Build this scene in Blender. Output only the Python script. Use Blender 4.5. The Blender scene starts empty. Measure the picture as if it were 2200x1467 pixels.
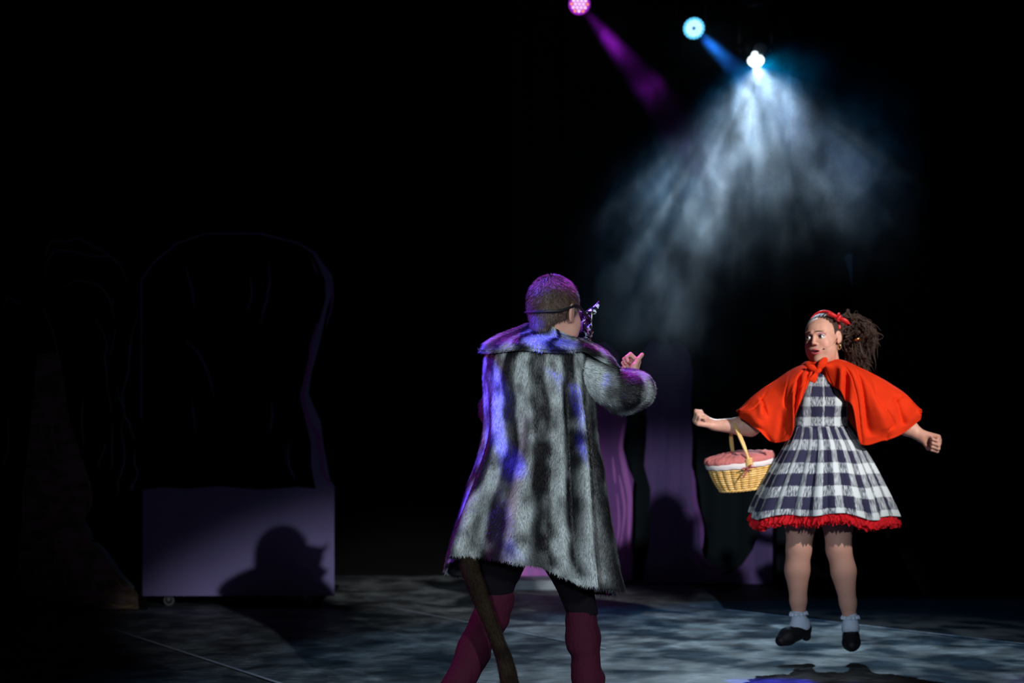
import bpy, math, random
import numpy as np
from mathutils import Vector, Matrix, Quaternion

# ------------------------------------------------------------------ camera, light, exposure
FPX = 4100.0            # focal length in pixels of the 2200 px wide frame
CAMH = 1.19             # camera height over the stage floor
HORIZ = 900.0           # row of the horizon
GD = 9.35               # distance of the girl
WD = 7.5                # distance of the masked performer
scene = bpy.context.scene
col = scene.collection

def P(px, py, d=GD):
    return np.array([(px - 1100.0) / FPX * d, d, CAMH + (HORIZ - py) / FPX * d])

cam_d = bpy.data.cameras.new('camera')
cam = bpy.data.objects.new('camera', cam_d); col.objects.link(cam)
cam.location = (0, 0, CAMH); cam.rotation_euler = (math.pi / 2, 0, 0)
cam_d.sensor_width = 36.0; cam_d.lens = FPX / 2200 * 36
cam_d.shift_y = (HORIZ - 733.5) / 2200
cam_d.clip_start = 0.1; cam_d.clip_end = 60
cam_d.dof.use_dof = True; cam_d.dof.focus_distance = WD - 0.1
cam_d.dof.aperture_fstop = 2.6
scene.camera = cam

vs = scene.view_settings
vs.view_transform = 'Standard'; vs.look = 'None'; vs.gamma = 1; vs.use_curve_mapping = False
vs.exposure = 0.0
scene.cycles.use_denoising = True
scene.cycles.max_bounces = 5; scene.cycles.diffuse_bounces = 2; scene.cycles.glossy_bounces = 2
scene.cycles.volume_bounces = 0; scene.cycles.transparent_max_bounces = 8
scene.cycles.volume_step_rate = 0.7; scene.cycles.volume_max_steps = 256
scene.cycles.sample_clamp_indirect = 3.0
w = bpy.data.worlds.new('world'); scene.world = w; w.use_nodes = True
w.node_tree.nodes['Background'].inputs[0].default_value = (0.10, 0.12, 0.3, 1)
w.node_tree.nodes['Background'].inputs[1].default_value = 0.004

def spot(name, loc, target, power, color, size_deg, blend, radius=0.05, gobo=None, parent=None, vol=1.0):
    """a theatre spotlight; gobo = (scale, low, high, detail) breaks the beam up by direction, like a gobo plate"""
    ld = bpy.data.lights.new(name, 'SPOT'); ld.energy = power; ld.color = color
    ld.spot_size = math.radians(size_deg); ld.spot_blend = blend; ld.shadow_soft_size = radius
    ld.volume_factor = vol if hasattr(ld, 'volume_factor') else 1
    o = bpy.data.objects.new(name, ld); col.objects.link(o)
    d = Vector(target) - Vector(loc)
    o.rotation_euler = d.to_track_quat('-Z', 'Y').to_euler()
    if parent is not None:
        o.parent = parent; o.location = Vector(loc) - parent.location
    else:
        o.location = loc
    if gobo:
        ld.use_nodes = True; nt = ld.node_tree; n = nt.nodes; L = nt.links
        em = n['Emission']
        tc = n.new('ShaderNodeTexCoord'); sp = n.new('ShaderNodeSeparateXYZ'); L.new(tc.outputs['Normal'], sp.inputs[0])
        dx = n.new('ShaderNodeMath'); dx.operation = 'DIVIDE'; L.new(sp.outputs[0], dx.inputs[0]); L.new(sp.outputs[2], dx.inputs[1])
        dy = n.new('ShaderNodeMath'); dy.operation = 'DIVIDE'; L.new(sp.outputs[1], dy.inputs[0]); L.new(sp.outputs[2], dy.inputs[1])
        cb = n.new('ShaderNodeCombineXYZ'); L.new(dx.outputs[0], cb.inputs[0]); L.new(dy.outputs[0], cb.inputs[1])
        cb.inputs[2].default_value = gobo[4] if len(gobo) > 4 else 0
        nz = n.new('ShaderNodeTexNoise'); nz.inputs['Scale'].default_value = gobo[0]; nz.inputs['Detail'].default_value = gobo[3]
        L.new(cb.outputs[0], nz.inputs['Vector'])
        mr = n.new('ShaderNodeMapRange'); L.new(nz.outputs['Fac'], mr.inputs[0])
        mr.inputs[1].default_value = gobo[1]; mr.inputs[2].default_value = gobo[2]
        mr.inputs[3].default_value = gobo[5] if len(gobo) > 5 else 0.0; mr.inputs[4].default_value = 1
        L.new(mr.outputs[0], em.inputs['Strength'])
    return o

# front of house: three follow spots above the auditorium
spot('follow_spot_right', (4.16, -4, 4.8), (-0.55, 10.5, -0.62), 2900, (0.90, 0.93, 0.95), 12.6, 0.55, 0.06)
spot('follow_spot_left', (-1.57, -4, 3.77), (0.60, 10.5, -0.12), 2450, (0.80, 0.94, 1.0), 13.4, 0.35, 0.09)
spot('follow_spot_girl', (5.6, 0.5, 5.0), (1.50, GD, 1.26), 6000, (1.0, 0.92, 0.84), 10.0, 0.9, 0.06)
# side and back washes
spot('blue_wash', (-2.7, 6.1, 4.7), (-0.15, WD, 1.31), 5800, (0.05, 0.03, 1.0), 12.2, 0.25, 0.02, (21, 0.50, 0.545, 1.2, 3.1))
spot('blue_backlight', (-0.75, 8.35, 4.6), (0.06, WD, 1.5), 2500, (0.16, 0.07, 1.0), 17, 0.3, 0.04, (20, 0.44, 0.54, 1.0, 2.2, 0.45))
spot('magenta_wash', (-4.6, 8.6, 2.3), (0.05, WD, 0.9), 420, (0.9, 0.02, 0.75), 26, 0.4, 0.1)
spot('magenta_backlight', (0.5, 8.9, 4.5), (0.3, WD, 1.55), 950, (0.75, 0.05, 0.9), 18, 0.4, 0.08)

# ------------------------------------------------------------------ materials
def mat(name, color=(0.5, 0.5, 0.5), rough=0.6, metal=0.0, spec=0.5, emit=None, estr=0.0, noise=None, bump=None, sheen=0.0, attr=None, sss=0.0):
    m = bpy.data.materials.new(name); m.use_nodes = True
    nt = m.node_tree; b = nt.nodes['Principled BSDF']
    b.inputs['Base Color'].default_value = (*color, 1); b.inputs['Roughness'].default_value = rough
    b.inputs['Metallic'].default_value = metal; b.inputs['Specular IOR Level'].default_value = spec
    if sheen: b.inputs['Sheen Weight'].default_value = sheen
    if sss:
        b.inputs['Subsurface Weight'].default_value = sss
        b.inputs['Subsurface Radius'].default_value = (0.012, 0.005, 0.003); b.inputs['Subsurface Scale'].default_value = 1
    if emit is not None:
        b.inputs['Emission Color'].default_value = (*emit, 1); b.inputs['Emission Strength'].default_value = estr
    tc = nt.nodes.new('ShaderNodeTexCoord')
    if attr:
        a = nt.nodes.new('ShaderNodeAttribute'); a.attribute_name = attr
        nt.links.new(a.outputs['Color'], b.inputs['Base Color'])
    if noise:   # (scale vec, color2, low, high, detail)
        mp = nt.nodes.new('ShaderNodeMapping'); mp.inputs['Scale'].default_value = noise[0]
        nt.links.new(tc.outputs['Object'], mp.inputs[0])
        nz = nt.nodes.new('ShaderNodeTexNoise'); nz.inputs['Scale'].default_value = 1; nz.inputs['Detail'].default_value = noise[4]
        nt.links.new(mp.outputs[0], nz.inputs['Vector'])
        mr = nt.nodes.new('ShaderNodeMapRange'); mr.inputs[1].default_value = noise[2]; mr.inputs[2].default_value = noise[3]
        nt.links.new(nz.outputs['Fac'], mr.inputs[0])
        mx = nt.nodes.new('ShaderNodeMix'); mx.data_type = 'RGBA'
        mx.inputs[6].default_value = (*color, 1); mx.inputs[7].default_value = (*noise[1], 1)
        nt.links.new(mr.outputs[0], mx.inputs[0]); nt.links.new(mx.outputs[2], b.inputs['Base Color'])
    if bump:    # (scale vec, strength, distance, detail)
        mp = nt.nodes.new('ShaderNodeMapping'); mp.inputs['Scale'].default_value = bump[0]
        nt.links.new(tc.outputs['Object'], mp.inputs[0])
        nz = nt.nodes.new('ShaderNodeTexNoise'); nz.inputs['Scale'].default_value = 1; nz.inputs['Detail'].default_value = bump[3]
        nt.links.new(mp.outputs[0], nz.inputs['Vector'])
        bp = nt.nodes.new('ShaderNodeBump'); bp.inputs['Strength'].default_value = bump[1]; bp.inputs['Distance'].default_value = bump[2]
        nt.links.new(nz.outputs['Fac'], bp.inputs['Height']); nt.links.new(bp.outputs[0], b.inputs['Normal'])
    return m

def plaid_mat():
    """navy and white brushed check laid out in the garment's own UV; one unit = one check repeat"""
    m = bpy.data.materials.new('brushed_check_cotton'); m.use_nodes = True
    nt = m.node_tree; n = nt.nodes; L = nt.links; b = n['Principled BSDF']
    b.inputs['Roughness'].default_value = 0.85
    uv = n.new('ShaderNodeUVMap'); uv.uv_map = 'UVMap'
    sp = n.new('ShaderNodeSeparateXYZ'); L.new(uv.outputs[0], sp.inputs[0])
    def noise(sx, sy, sc, det):
        mp = n.new('ShaderNodeMapping'); mp.inputs['Scale'].default_value = (sx, sy, 1); L.new(uv.outputs[0], mp.inputs[0])
        z = n.new('ShaderNodeTexNoise'); z.inputs['Scale'].default_value = sc; z.inputs['Detail'].default_value = det
        L.new(mp.outputs[0], z.inputs['Vector']); return z.outputs['Fac']
    def math_(op, a, c=None):
        q = n.new('ShaderNodeMath'); q.operation = op
        for i, x in enumerate((a, c)):
            if x is None: continue
            if isinstance(x, (int, float)): q.inputs[i].default_value = x
            else: L.new(x, q.inputs[i])
        return q.outputs[0]
    ew = noise(1, 1, 9, 2)
    wob = math_('MULTIPLY', math_('SUBTRACT', ew, 0.5), 0.10)
    def band(axis, duty):
        f = math_('FRACT', math_('ADD', axis, wob))
        # white band with slightly frayed edges
        t = math_('ABSOLUTE', math_('SUBTRACT', f, 0.5))
        mr = n.new('ShaderNodeMapRange'); L.new(t, mr.inputs[0])
        mr.inputs[1].default_value = duty - 0.025; mr.inputs[2].default_value = duty + 0.025
        mr.inputs[3].default_value = 1; mr.inputs[4].default_value = 0
        return mr.outputs[0]
    bu = band(sp.outputs[0], 0.205); bv = band(sp.outputs[1], 0.225)
    both = math_('MULTIPLY', bu, bv)
    one = math_('SUBTRACT', math_('MAXIMUM', bu, bv), both)
    vs_ = noise(11, .9, 3, 1.5); hs_ = noise(8, 1.4, 3, 1.5)
    st = n.new('ShaderNodeMapRange'); L.new(math_('ADD', math_('MULTIPLY', vs_, bu), math_('MULTIPLY', hs_, math_('SUBTRACT', 1.0, bu))), st.inputs[0])
    st.inputs[1].default_value = 0.40; st.inputs[2].default_value = 0.64; st.inputs[3].default_value = 0.10; st.inputs[4].default_value = 0.85
    val = math_('ADD', both, math_('MULTIPLY', one, st.outputs[0]))
    mx = n.new('ShaderNodeMix'); mx.data_type = 'RGBA'; mx.clamp_factor = True
    mx.inputs[6].default_value = (0.009, 0.010, 0.045, 1); mx.inputs[7].default_value = (0.52, 0.60, 0.66, 1)
    L.new(val, mx.inputs[0]); L.new(mx.outputs[2], b.inputs['Base Color'])
    fb = noise(60, 60, 3, 2); bp = n.new('ShaderNodeBump'); bp.inputs['Strength'].default_value = 0.25; bp.inputs['Distance'].default_value = 0.002
    L.new(fb, bp.inputs['Height']); L.new(bp.outputs[0], b.inputs['Normal'])
    return m

M = {}
M['floor'] = None
M['drape'] = mat('black_drape', (0.004, 0.004, 0.005), 0.95, spec=0.1)
M['blackpaint'] = mat('black_scenic_paint', (0.006, 0.006, 0.007), 0.8, spec=0.2)
M['skin'] = mat('skin', (0.62, 0.36, 0.29), 0.5, spec=0.35, sss=0.35, noise=((35, 35, 35), (0.56, 0.29, 0.23), 0.4, 0.75, 2))
M['skin_b'] = mat('tanned_skin', (0.55, 0.30, 0.24), 0.5, spec=0.35, sss=0.35)
M['tights'] = mat('skin_tone_tights', (0.46, 0.25, 0.20), 0.6, spec=0.2)
M['lips'] = mat('pink_lips', (0.55, 0.10, 0.12), 0.35)
M['mouth'] = mat('mouth_inside', (0.06, 0.01, 0.012), 0.5)
M['shadow'] = mat('pink_eye_shadow', (0.50, 0.22, 0.27), 0.5, sss=0.1)
M['blush'] = mat('blushed_skin', (0.63, 0.33, 0.27), 0.5, spec=0.35, sss=0.3)
M['eye'] = mat('eye_white', (0.75, 0.78, 0.8), 0.15)
M['iris'] = mat('dark_iris', (0.012, 0.02, 0.035), 0.1)
M['hair'] = mat('dark_brown_hair', (0.050, 0.032, 0.027), 0.6, spec=0.25, bump=((300, 300, 60), 0.6, 0.003, 2))
M['brow'] = mat('eyebrow_hair', (0.03, 0.018, 0.015), 0.7)
M['shorthair'] = mat('short_brown_hair', (0.085, 0.055, 0.042), 0.6, spec=0.3)
M['stubble'] = mat('shaved_brown_hair', (0.16, 0.09, 0.07), 0.8, spec=0.2)
M['redcape'] = mat('red_cape_cotton', (0.64, 0.036, 0.009), 0.9, spec=0.03, bump=((28, 28, 28), 0.25, 0.01, 3))
M['redband'] = mat('red_ribbon', (0.60, 0.010, 0.015), 0.5)
M['redtulle'] = mat('red_tulle', (0.58, 0.006, 0.016), 0.8, spec=0.2, noise=((90, 90, 60), (0.35, 0.003, 0.008), 0.4, 0.6, 2))
M['plaid'] = plaid_mat()
M['sock'] = mat('pale_sock_cotton', (0.42, 0.50, 0.66), 0.9)
M['shoe'] = mat('black_shoe_leather', (0.006, 0.006, 0.010), 0.6, spec=0.2)
M['gold'] = mat('gold_metal', (0.8, 0.55, 0.22), 0.3, metal=1)
M['wicker'] = mat('golden_wicker', (0.62, 0.36, 0.09), 0.5, noise=((25, 25, 90), (0.80, 0.55, 0.22), 0.35, 0.65, 2))
M['cane'] = mat('pale_cane', (0.72, 0.48, 0.18), 0.4)
M['pinkcloth'] = mat('dusty_pink_cloth', (0.50, 0.15, 0.15), 0.9, bump=((60, 60, 60), 0.6, 0.01, 3))
M['whitecloth'] = mat('white_cloth_band', (0.66, 0.62, 0.66), 0.9)
M['ribbon'] = mat('dark_pink_ribbon', (0.34, 0.06, 0.08), 0.6)
M['fur'] = mat('striped_grey_fur', (0.3, 0.3, 0.3), 0.5, spec=0.3, attr='fur_colour')
M['lining'] = mat('black_satin_lining', (0.004, 0.004, 0.006), 0.5)
M['brownfur'] = mat('dark_brown_fur', (0.03, 0.02, 0.012), 0.9, spec=0.1, attr='fur_colour')
M['blackcloth'] = mat('black_trouser_cloth', (0.004, 0.003, 0.005), 0.9, spec=0.1)
M['maroon'] = mat('maroon_knit', (0.034, 0.003, 0.012), 0.85, spec=0.15, bump=((50, 50, 18), 0.5, 0.012, 3))
M['maskblack'] = mat('glossy_black_mask', (0.012, 0.013, 0.02), 0.18, noise=((40, 40, 40), (0.60, 0.72, 0.75), 0.53, 0.56, 3), bump=((30, 30, 30), 0.8, 0.01, 3))  # pale blotches: silver paint with the back lamp's glints painted in
M['strap'] = mat('black_elastic', (0.01, 0.01, 0.012), 0.5)
M['metalblack'] = mat('black_powder_coat', (0.015, 0.015, 0.017), 0.45)
M['steel'] = mat('dull_steel', (0.35, 0.38, 0.4), 0.4, metal=0.8)
M['purpleboard'] = mat('mauve_scenic_paint', (0.33, 0.27, 0.60), 0.75, spec=0.2, noise=((2.5, 2.5, 2.5), (0.28, 0.25, 0.54), 0.35, 0.65, 3))
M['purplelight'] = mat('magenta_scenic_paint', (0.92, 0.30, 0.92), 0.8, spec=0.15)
M['purplemid'] = mat('violet_scenic_paint', (0.42, 0.13, 0.50), 0.8, spec=0.15, noise=((14, 3, 1.6), (0.32, 0.13, 0.44), 0.4, 0.6, 3))
M['purpledark'] = mat('indigo_scenic_paint', (0.24, 0.13, 0.36), 0.8, spec=0.15, noise=((14, 3, 2.0), (0.17, 0.11, 0.30), 0.4, 0.6, 3))
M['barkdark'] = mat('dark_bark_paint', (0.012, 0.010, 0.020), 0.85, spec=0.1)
M['barkbrown'] = mat('brown_bark_paint', (0.40, 0.24, 0.30), 0.85, spec=0.1, noise=((7, 7, 16), (0.20, 0.14, 0.09), 0.4, 0.6, 3))
M['barkline'] = mat('ochre_line_paint', (0.45, 0.32, 0.18), 0.8, spec=0.1)
M['blueline'] = mat('pale_blue_line_paint', (0.22, 0.34, 0.48), 0.8, spec=0.1)
M['greydrop'] = mat('grey_green_backdrop', (0.020, 0.027, 0.032), 0.9, spec=0.1)
M['platform'] = mat('grey_painted_platform', (0.20, 0.24, 0.30), 0.7, noise=((6, 6, 6), (0.12, 0.15, 0.19), 0.4, 0.6, 3))
M['tape'] = mat('pale_tape', (0.32, 0.36, 0.46), 0.6)
M['darkfloor'] = mat('black_stage_floor', (0.006, 0.006, 0.008), 0.6, spec=0.15)

def floor_mat():
    m = bpy.data.materials.new('scuffed_stage_floor'); m.use_nodes = True
    nt = m.node_tree; n = nt.nodes; L = nt.links; b = n['Principled BSDF']
    tc = n.new('ShaderNodeTexCoord')
    def nz(sc, det, dist=0.0):
        mp = n.new('ShaderNodeMapping'); mp.inputs['Scale'].default_value = sc; L.new(tc.outputs['Object'], mp.inputs[0])
        z = n.new('ShaderNodeTexNoise'); z.inputs['Scale'].default_value = 1; z.inputs['Detail'].default_value = det
        z.inputs['Distortion'].default_value = dist
        L.new(mp.outputs[0], z.inputs['Vector']); return z.outputs['Fac']
    def ramp(x, stops):
        r = n.new('ShaderNodeValToRGB'); L.new(x, r.inputs[0])
        e = r.color_ramp.elements
        while len(e) < len(stops): e.new(0.5)
        for k, (p, c) in zip(e, stops): k.position = p; k.color = (*c, 1)
        return r.outputs[0]
    base = ramp(nz((4.5, 3.6, 1), 6, 0.5), [(0.36, (0.040, 0.047, 0.054)), (0.50, (0.115, 0.134, 0.148)), (0.66, (0.25, 0.28, 0.295))])
    scuff = ramp(nz((12, 48, 1), 4, 0.8), [(0.40, (0.35, 0.38, 0.42)), (0.55, (0.9, 0.95, 1.0)), (0.74, (1.6, 1.6, 1.6))])
    mx = n.new('ShaderNodeMix'); mx.data_type = 'RGBA'; mx.blend_type = 'MULTIPLY'; mx.inputs[0].default_value = 1
    L.new(base, mx.inputs[6]); L.new(scuff, mx.inputs[7])
    spk = ramp(nz((22, 40, 1), 2, 0.2), [(0.70, (0, 0, 0)), (0.76, (0.4, 0.4, 0.4))])
    ad = n.new('ShaderNodeMix'); ad.data_type = 'RGBA'; ad.blend_type = 'ADD'; ad.inputs[0].default_value = 1
    L.new(mx.outputs[2], ad.inputs[6]); L.new(spk, ad.inputs[7])
    # panel joints of the hardboard floor
    br = n.new('ShaderNodeTexBrick'); br.inputs['Scale'].default_value = 1; br.inputs['Brick Width'].default_value = 2.44
    br.inputs['Row Height'].default_value = 1.22; br.inputs['Mortar Size'].default_value = 0.005
    br.inputs['Color1'].default_value = (1, 1, 1, 1); br.inputs['Color2'].default_value = (0.8, 0.8, 0.8, 1); br.inputs['Mortar'].default_value = (0.15, 0.15, 0.15, 1)
    mp = n.new('ShaderNodeMapping'); mp.inputs['Rotation'].default_value = (0, 0, math.radians(-58)); L.new(tc.outputs['Object'], mp.inputs[0])
    L.new(mp.outputs[0], br.inputs['Vector'])
    m2 = n.new('ShaderNodeMix'); m2.data_type = 'RGBA'; m2.blend_type = 'MULTIPLY'; m2.inputs[0].default_value = 1
    L.new(ad.outputs[2], m2.inputs[6]); L.new(br.outputs['Color'], m2.inputs[7])
    L.new(m2.outputs[2], b.inputs['Base Color'])
    b.inputs['Roughness'].default_value = 0.55; b.inputs['Specular IOR Level'].default_value = 0.35
    bp = n.new('ShaderNodeBump'); bp.inputs['Strength'].default_value = 0.3; bp.inputs['Distance'].default_value = 0.01
    L.new(nz((9, 26, 1), 3, 0.4), bp.inputs['Height']); L.new(bp.outputs[0], b.inputs['Normal'])
    return m
M['floor'] = floor_mat()

# ------------------------------------------------------------------ object helpers
def tag(o, label=None, cat=None, group=None, kind=None):
    if label: o['label'] = label
    if cat: o['category'] = cat
    if group: o['group'] = group
    if kind: o['kind'] = kind
    return o

def empty(name, loc, label, cat, group=None):
    o = bpy.data.objects.new(name, None); col.objects.link(o); o.location = [float(x) for x in loc]
    o.empty_display_size = 0.1
    return tag(o, label, cat, group)

def wloc(o):
    v = Vector((0, 0, 0))
    while o is not None: v = v + o.location; o = o.parent
    return np.array(v)

def mk(name, verts, faces, mats, parent=None, smooth=True, uv=None, colour=None, matidx=None, loc=None):
    """link one mesh object; verts are in world space and moved into the parent's space"""
    verts = np.asarray(verts, float)
    off = wloc(parent) if parent is not None else (np.array(loc, float) if loc is not None else np.zeros(3))
    me = bpy.data.meshes.new(name)
    F = [list(map(int, f)) for f in faces]
    me.from_pydata((verts - off).tolist(), [], F)
    if not isinstance(mats, (list, tuple)): mats = [mats]
    for m in mats: me.materials.append(m)
    if matidx is not None: me.polygons.foreach_set('material_index', np.asarray(matidx, np.int32))
    if smooth: me.polygons.foreach_set('use_smooth', np.ones(len(me.polygons), bool))
    if uv is not None:
        l = me.uv_layers.new(name='UVMap')
        vi = np.empty(len(me.loops), np.int32); me.loops.foreach_get('vertex_index', vi)
        uv = np.asarray(uv, np.float32)
        if len(uv) == len(verts): l.data.foreach_set('uv', uv[vi].ravel())
        else: l.data.foreach_set('uv', uv.ravel())
    if colour is not None:
        a = me.color_attributes.new('fur_colour', 'FLOAT_COLOR', 'POINT')
        c4 = np.ones((len(verts), 4), np.float32); c4[:, :3] = colour
        a.data.foreach_set('color', c4.ravel())
    me.update()
    o = bpy.data.objects.new(name, me); col.objects.link(o)
    if parent is not None: o.parent = parent
    elif loc is not None: o.location = [float(x) for x in loc]
    return o

class MB:
    """collects shapes into one mesh"""
    def __init__(s): s.v = []; s.f = []; s.m = []; s.n = 0
    def add(s, v, f, m=0):
        v = np.asarray(v, float); s.v.append(v)
        s.f += [[int(i) + s.n for i in q] for q in f]; s.m += [m] * len(f); s.n += len(v)
    def box(s, lo, hi, m=0, R=None, c=None):
        lo = np.array(lo, float); hi = np.array(hi, float)
        v = np.array([[(lo, hi)[i][0], (lo, hi)[j][1], (lo, hi)[k][2]] for i in (0, 1) for j in (0, 1) for k in (0, 1)])
        if R is not None: c = np.array(c, float); v = (v - c) @ np.array(R).T + c
        s.add(v, [(0, 1, 3, 2), (4, 6, 7, 5), (0, 4, 5, 1), (2, 3, 7, 6), (0, 2, 6, 4), (1, 5, 7, 3)], m)
    def tube(s, path, rad, n=8, m=0, cap=True, flat=1.0, up=None, closed=False):
        v, f = tube(path, rad, n, cap, flat, up, closed); s.add(v, f, m)
    def prism(s, pts2d, y0, y1, m=0):
        """outline in the x-z plane given as world x, z; thickness from y0 to y1"""
        k = len(pts2d)
        v = [(x, y0, z) for x, z in pts2d] + [(x, y1, z) for x, z in pts2d]
        f = [list(range(k)), list(range(2 * k - 1, k - 1, -1))] + [[i, i + k, (i + 1) % k + k, (i + 1) % k] for i in range(k)]
        s.add(v, f, m)
    def build(s, name, mats, parent=None, smooth=False, **kw):
        return mk(name, np.concatenate(s.v), s.f, mats, parent, smooth, matidx=s.m, **kw)

def norm(v): v = np.asarray(v, float); return v / (np.linalg.norm(v, axis=-1, keepdims=True) + 1e-12)

def tube(path, rad, n=8, cap=True, flat=1.0, up=None, closed=False):
    path = np.asarray(path, float); k = len(path)
    rad = np.full(k, rad) if np.isscalar(rad) else np.asarray(rad, float)
    if closed: T = norm(np.roll(path, -1, 0) - np.roll(path, 1, 0))
    else: T = norm(np.gradient(path, axis=0))
    ref = np.array(up if up is not None else (0.13, 0.91, 0.3))
    N = norm(np.cross(T, ref)); B = np.cross(N, T)
    a = np.linspace(0, 2 * np.pi, n, endpoint=False)
    v = path[:, None] + rad[:, None, None] * (np.cos(a)[None, :, None] * N[:, None] + flat * np.sin(a)[None, :, None] * B[:, None])
    v = v.reshape(-1, 3); f = []
    for i in range(k if closed else k - 1):
        j = (i + 1) % k
        for q in range(n): f.append((i * n + q, j * n + q, j * n + (q + 1) % n, i * n + (q + 1) % n))
    if cap and not closed: f.append(tuple(range(n))); f.append(tuple(range(k * n - 1, (k - 1) * n - 1, -1)))
    return v, f

def spline(pts, n):
    """Catmull-Rom through the points (any dimension)"""
    p = np.asarray(pts, float); k = len(p)
    q = np.vstack([2 * p[0] - p[1], p, 2 * p[-1] - p[-2]])
    out = []
    for u in np.linspace(0, k - 1 - 1e-9, n):
        i = int(u); t = u - i
        a, b, c, d = q[i], q[i + 1], q[i + 2], q[i + 3]
        out.append(0.5 * (2 * b + (c - a) * t + (2 * a - 5 * b + 4 * c - d) * t * t + (3 * b - a - 3 * c + d) * t ** 3))
    return np.array(out)

def gridfaces(nu, nv, closed_u=False, base=0):
    f = []
    for j in range(nv - 1):
        for i in range(nu if closed_u else nu - 1):
            i2 = (i + 1) % nu
            f.append((base + j * nu + i, base + j * nu + i2, base + (j + 1) * nu + i2, base + (j + 1) * nu + i))
    return f

def vnoise(p, seed=0):
    """smooth value noise of n x 3 points"""
    p = np.asarray(p, float); i = np.floor(p).astype(np.int64); f = p - i; f = f * f * (3 - 2 * f)
    def h(a):
        q = (a[..., 0] * 374761393 + a[..., 1] * 668265263 + a[..., 2] * 2147483647 + seed * 1274126177) & 0xffffffff
        q = ((q ^ (q >> 13)) * 1274126177) & 0xffffffff
        return ((q ^ (q >> 16)) & 0xffff) / 65535.0
    r = 0
    for dx in (0, 1):
        for dy in (0, 1):
            for dz in (0, 1):
                wgt = (f[..., 0] if dx else 1 - f[..., 0]) * (f[..., 1] if dy else 1 - f[..., 1]) * (f[..., 2] if dz else 1 - f[..., 2])
                r = r + wgt * h(i + np.array([dx, dy, dz]))
    return r

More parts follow.
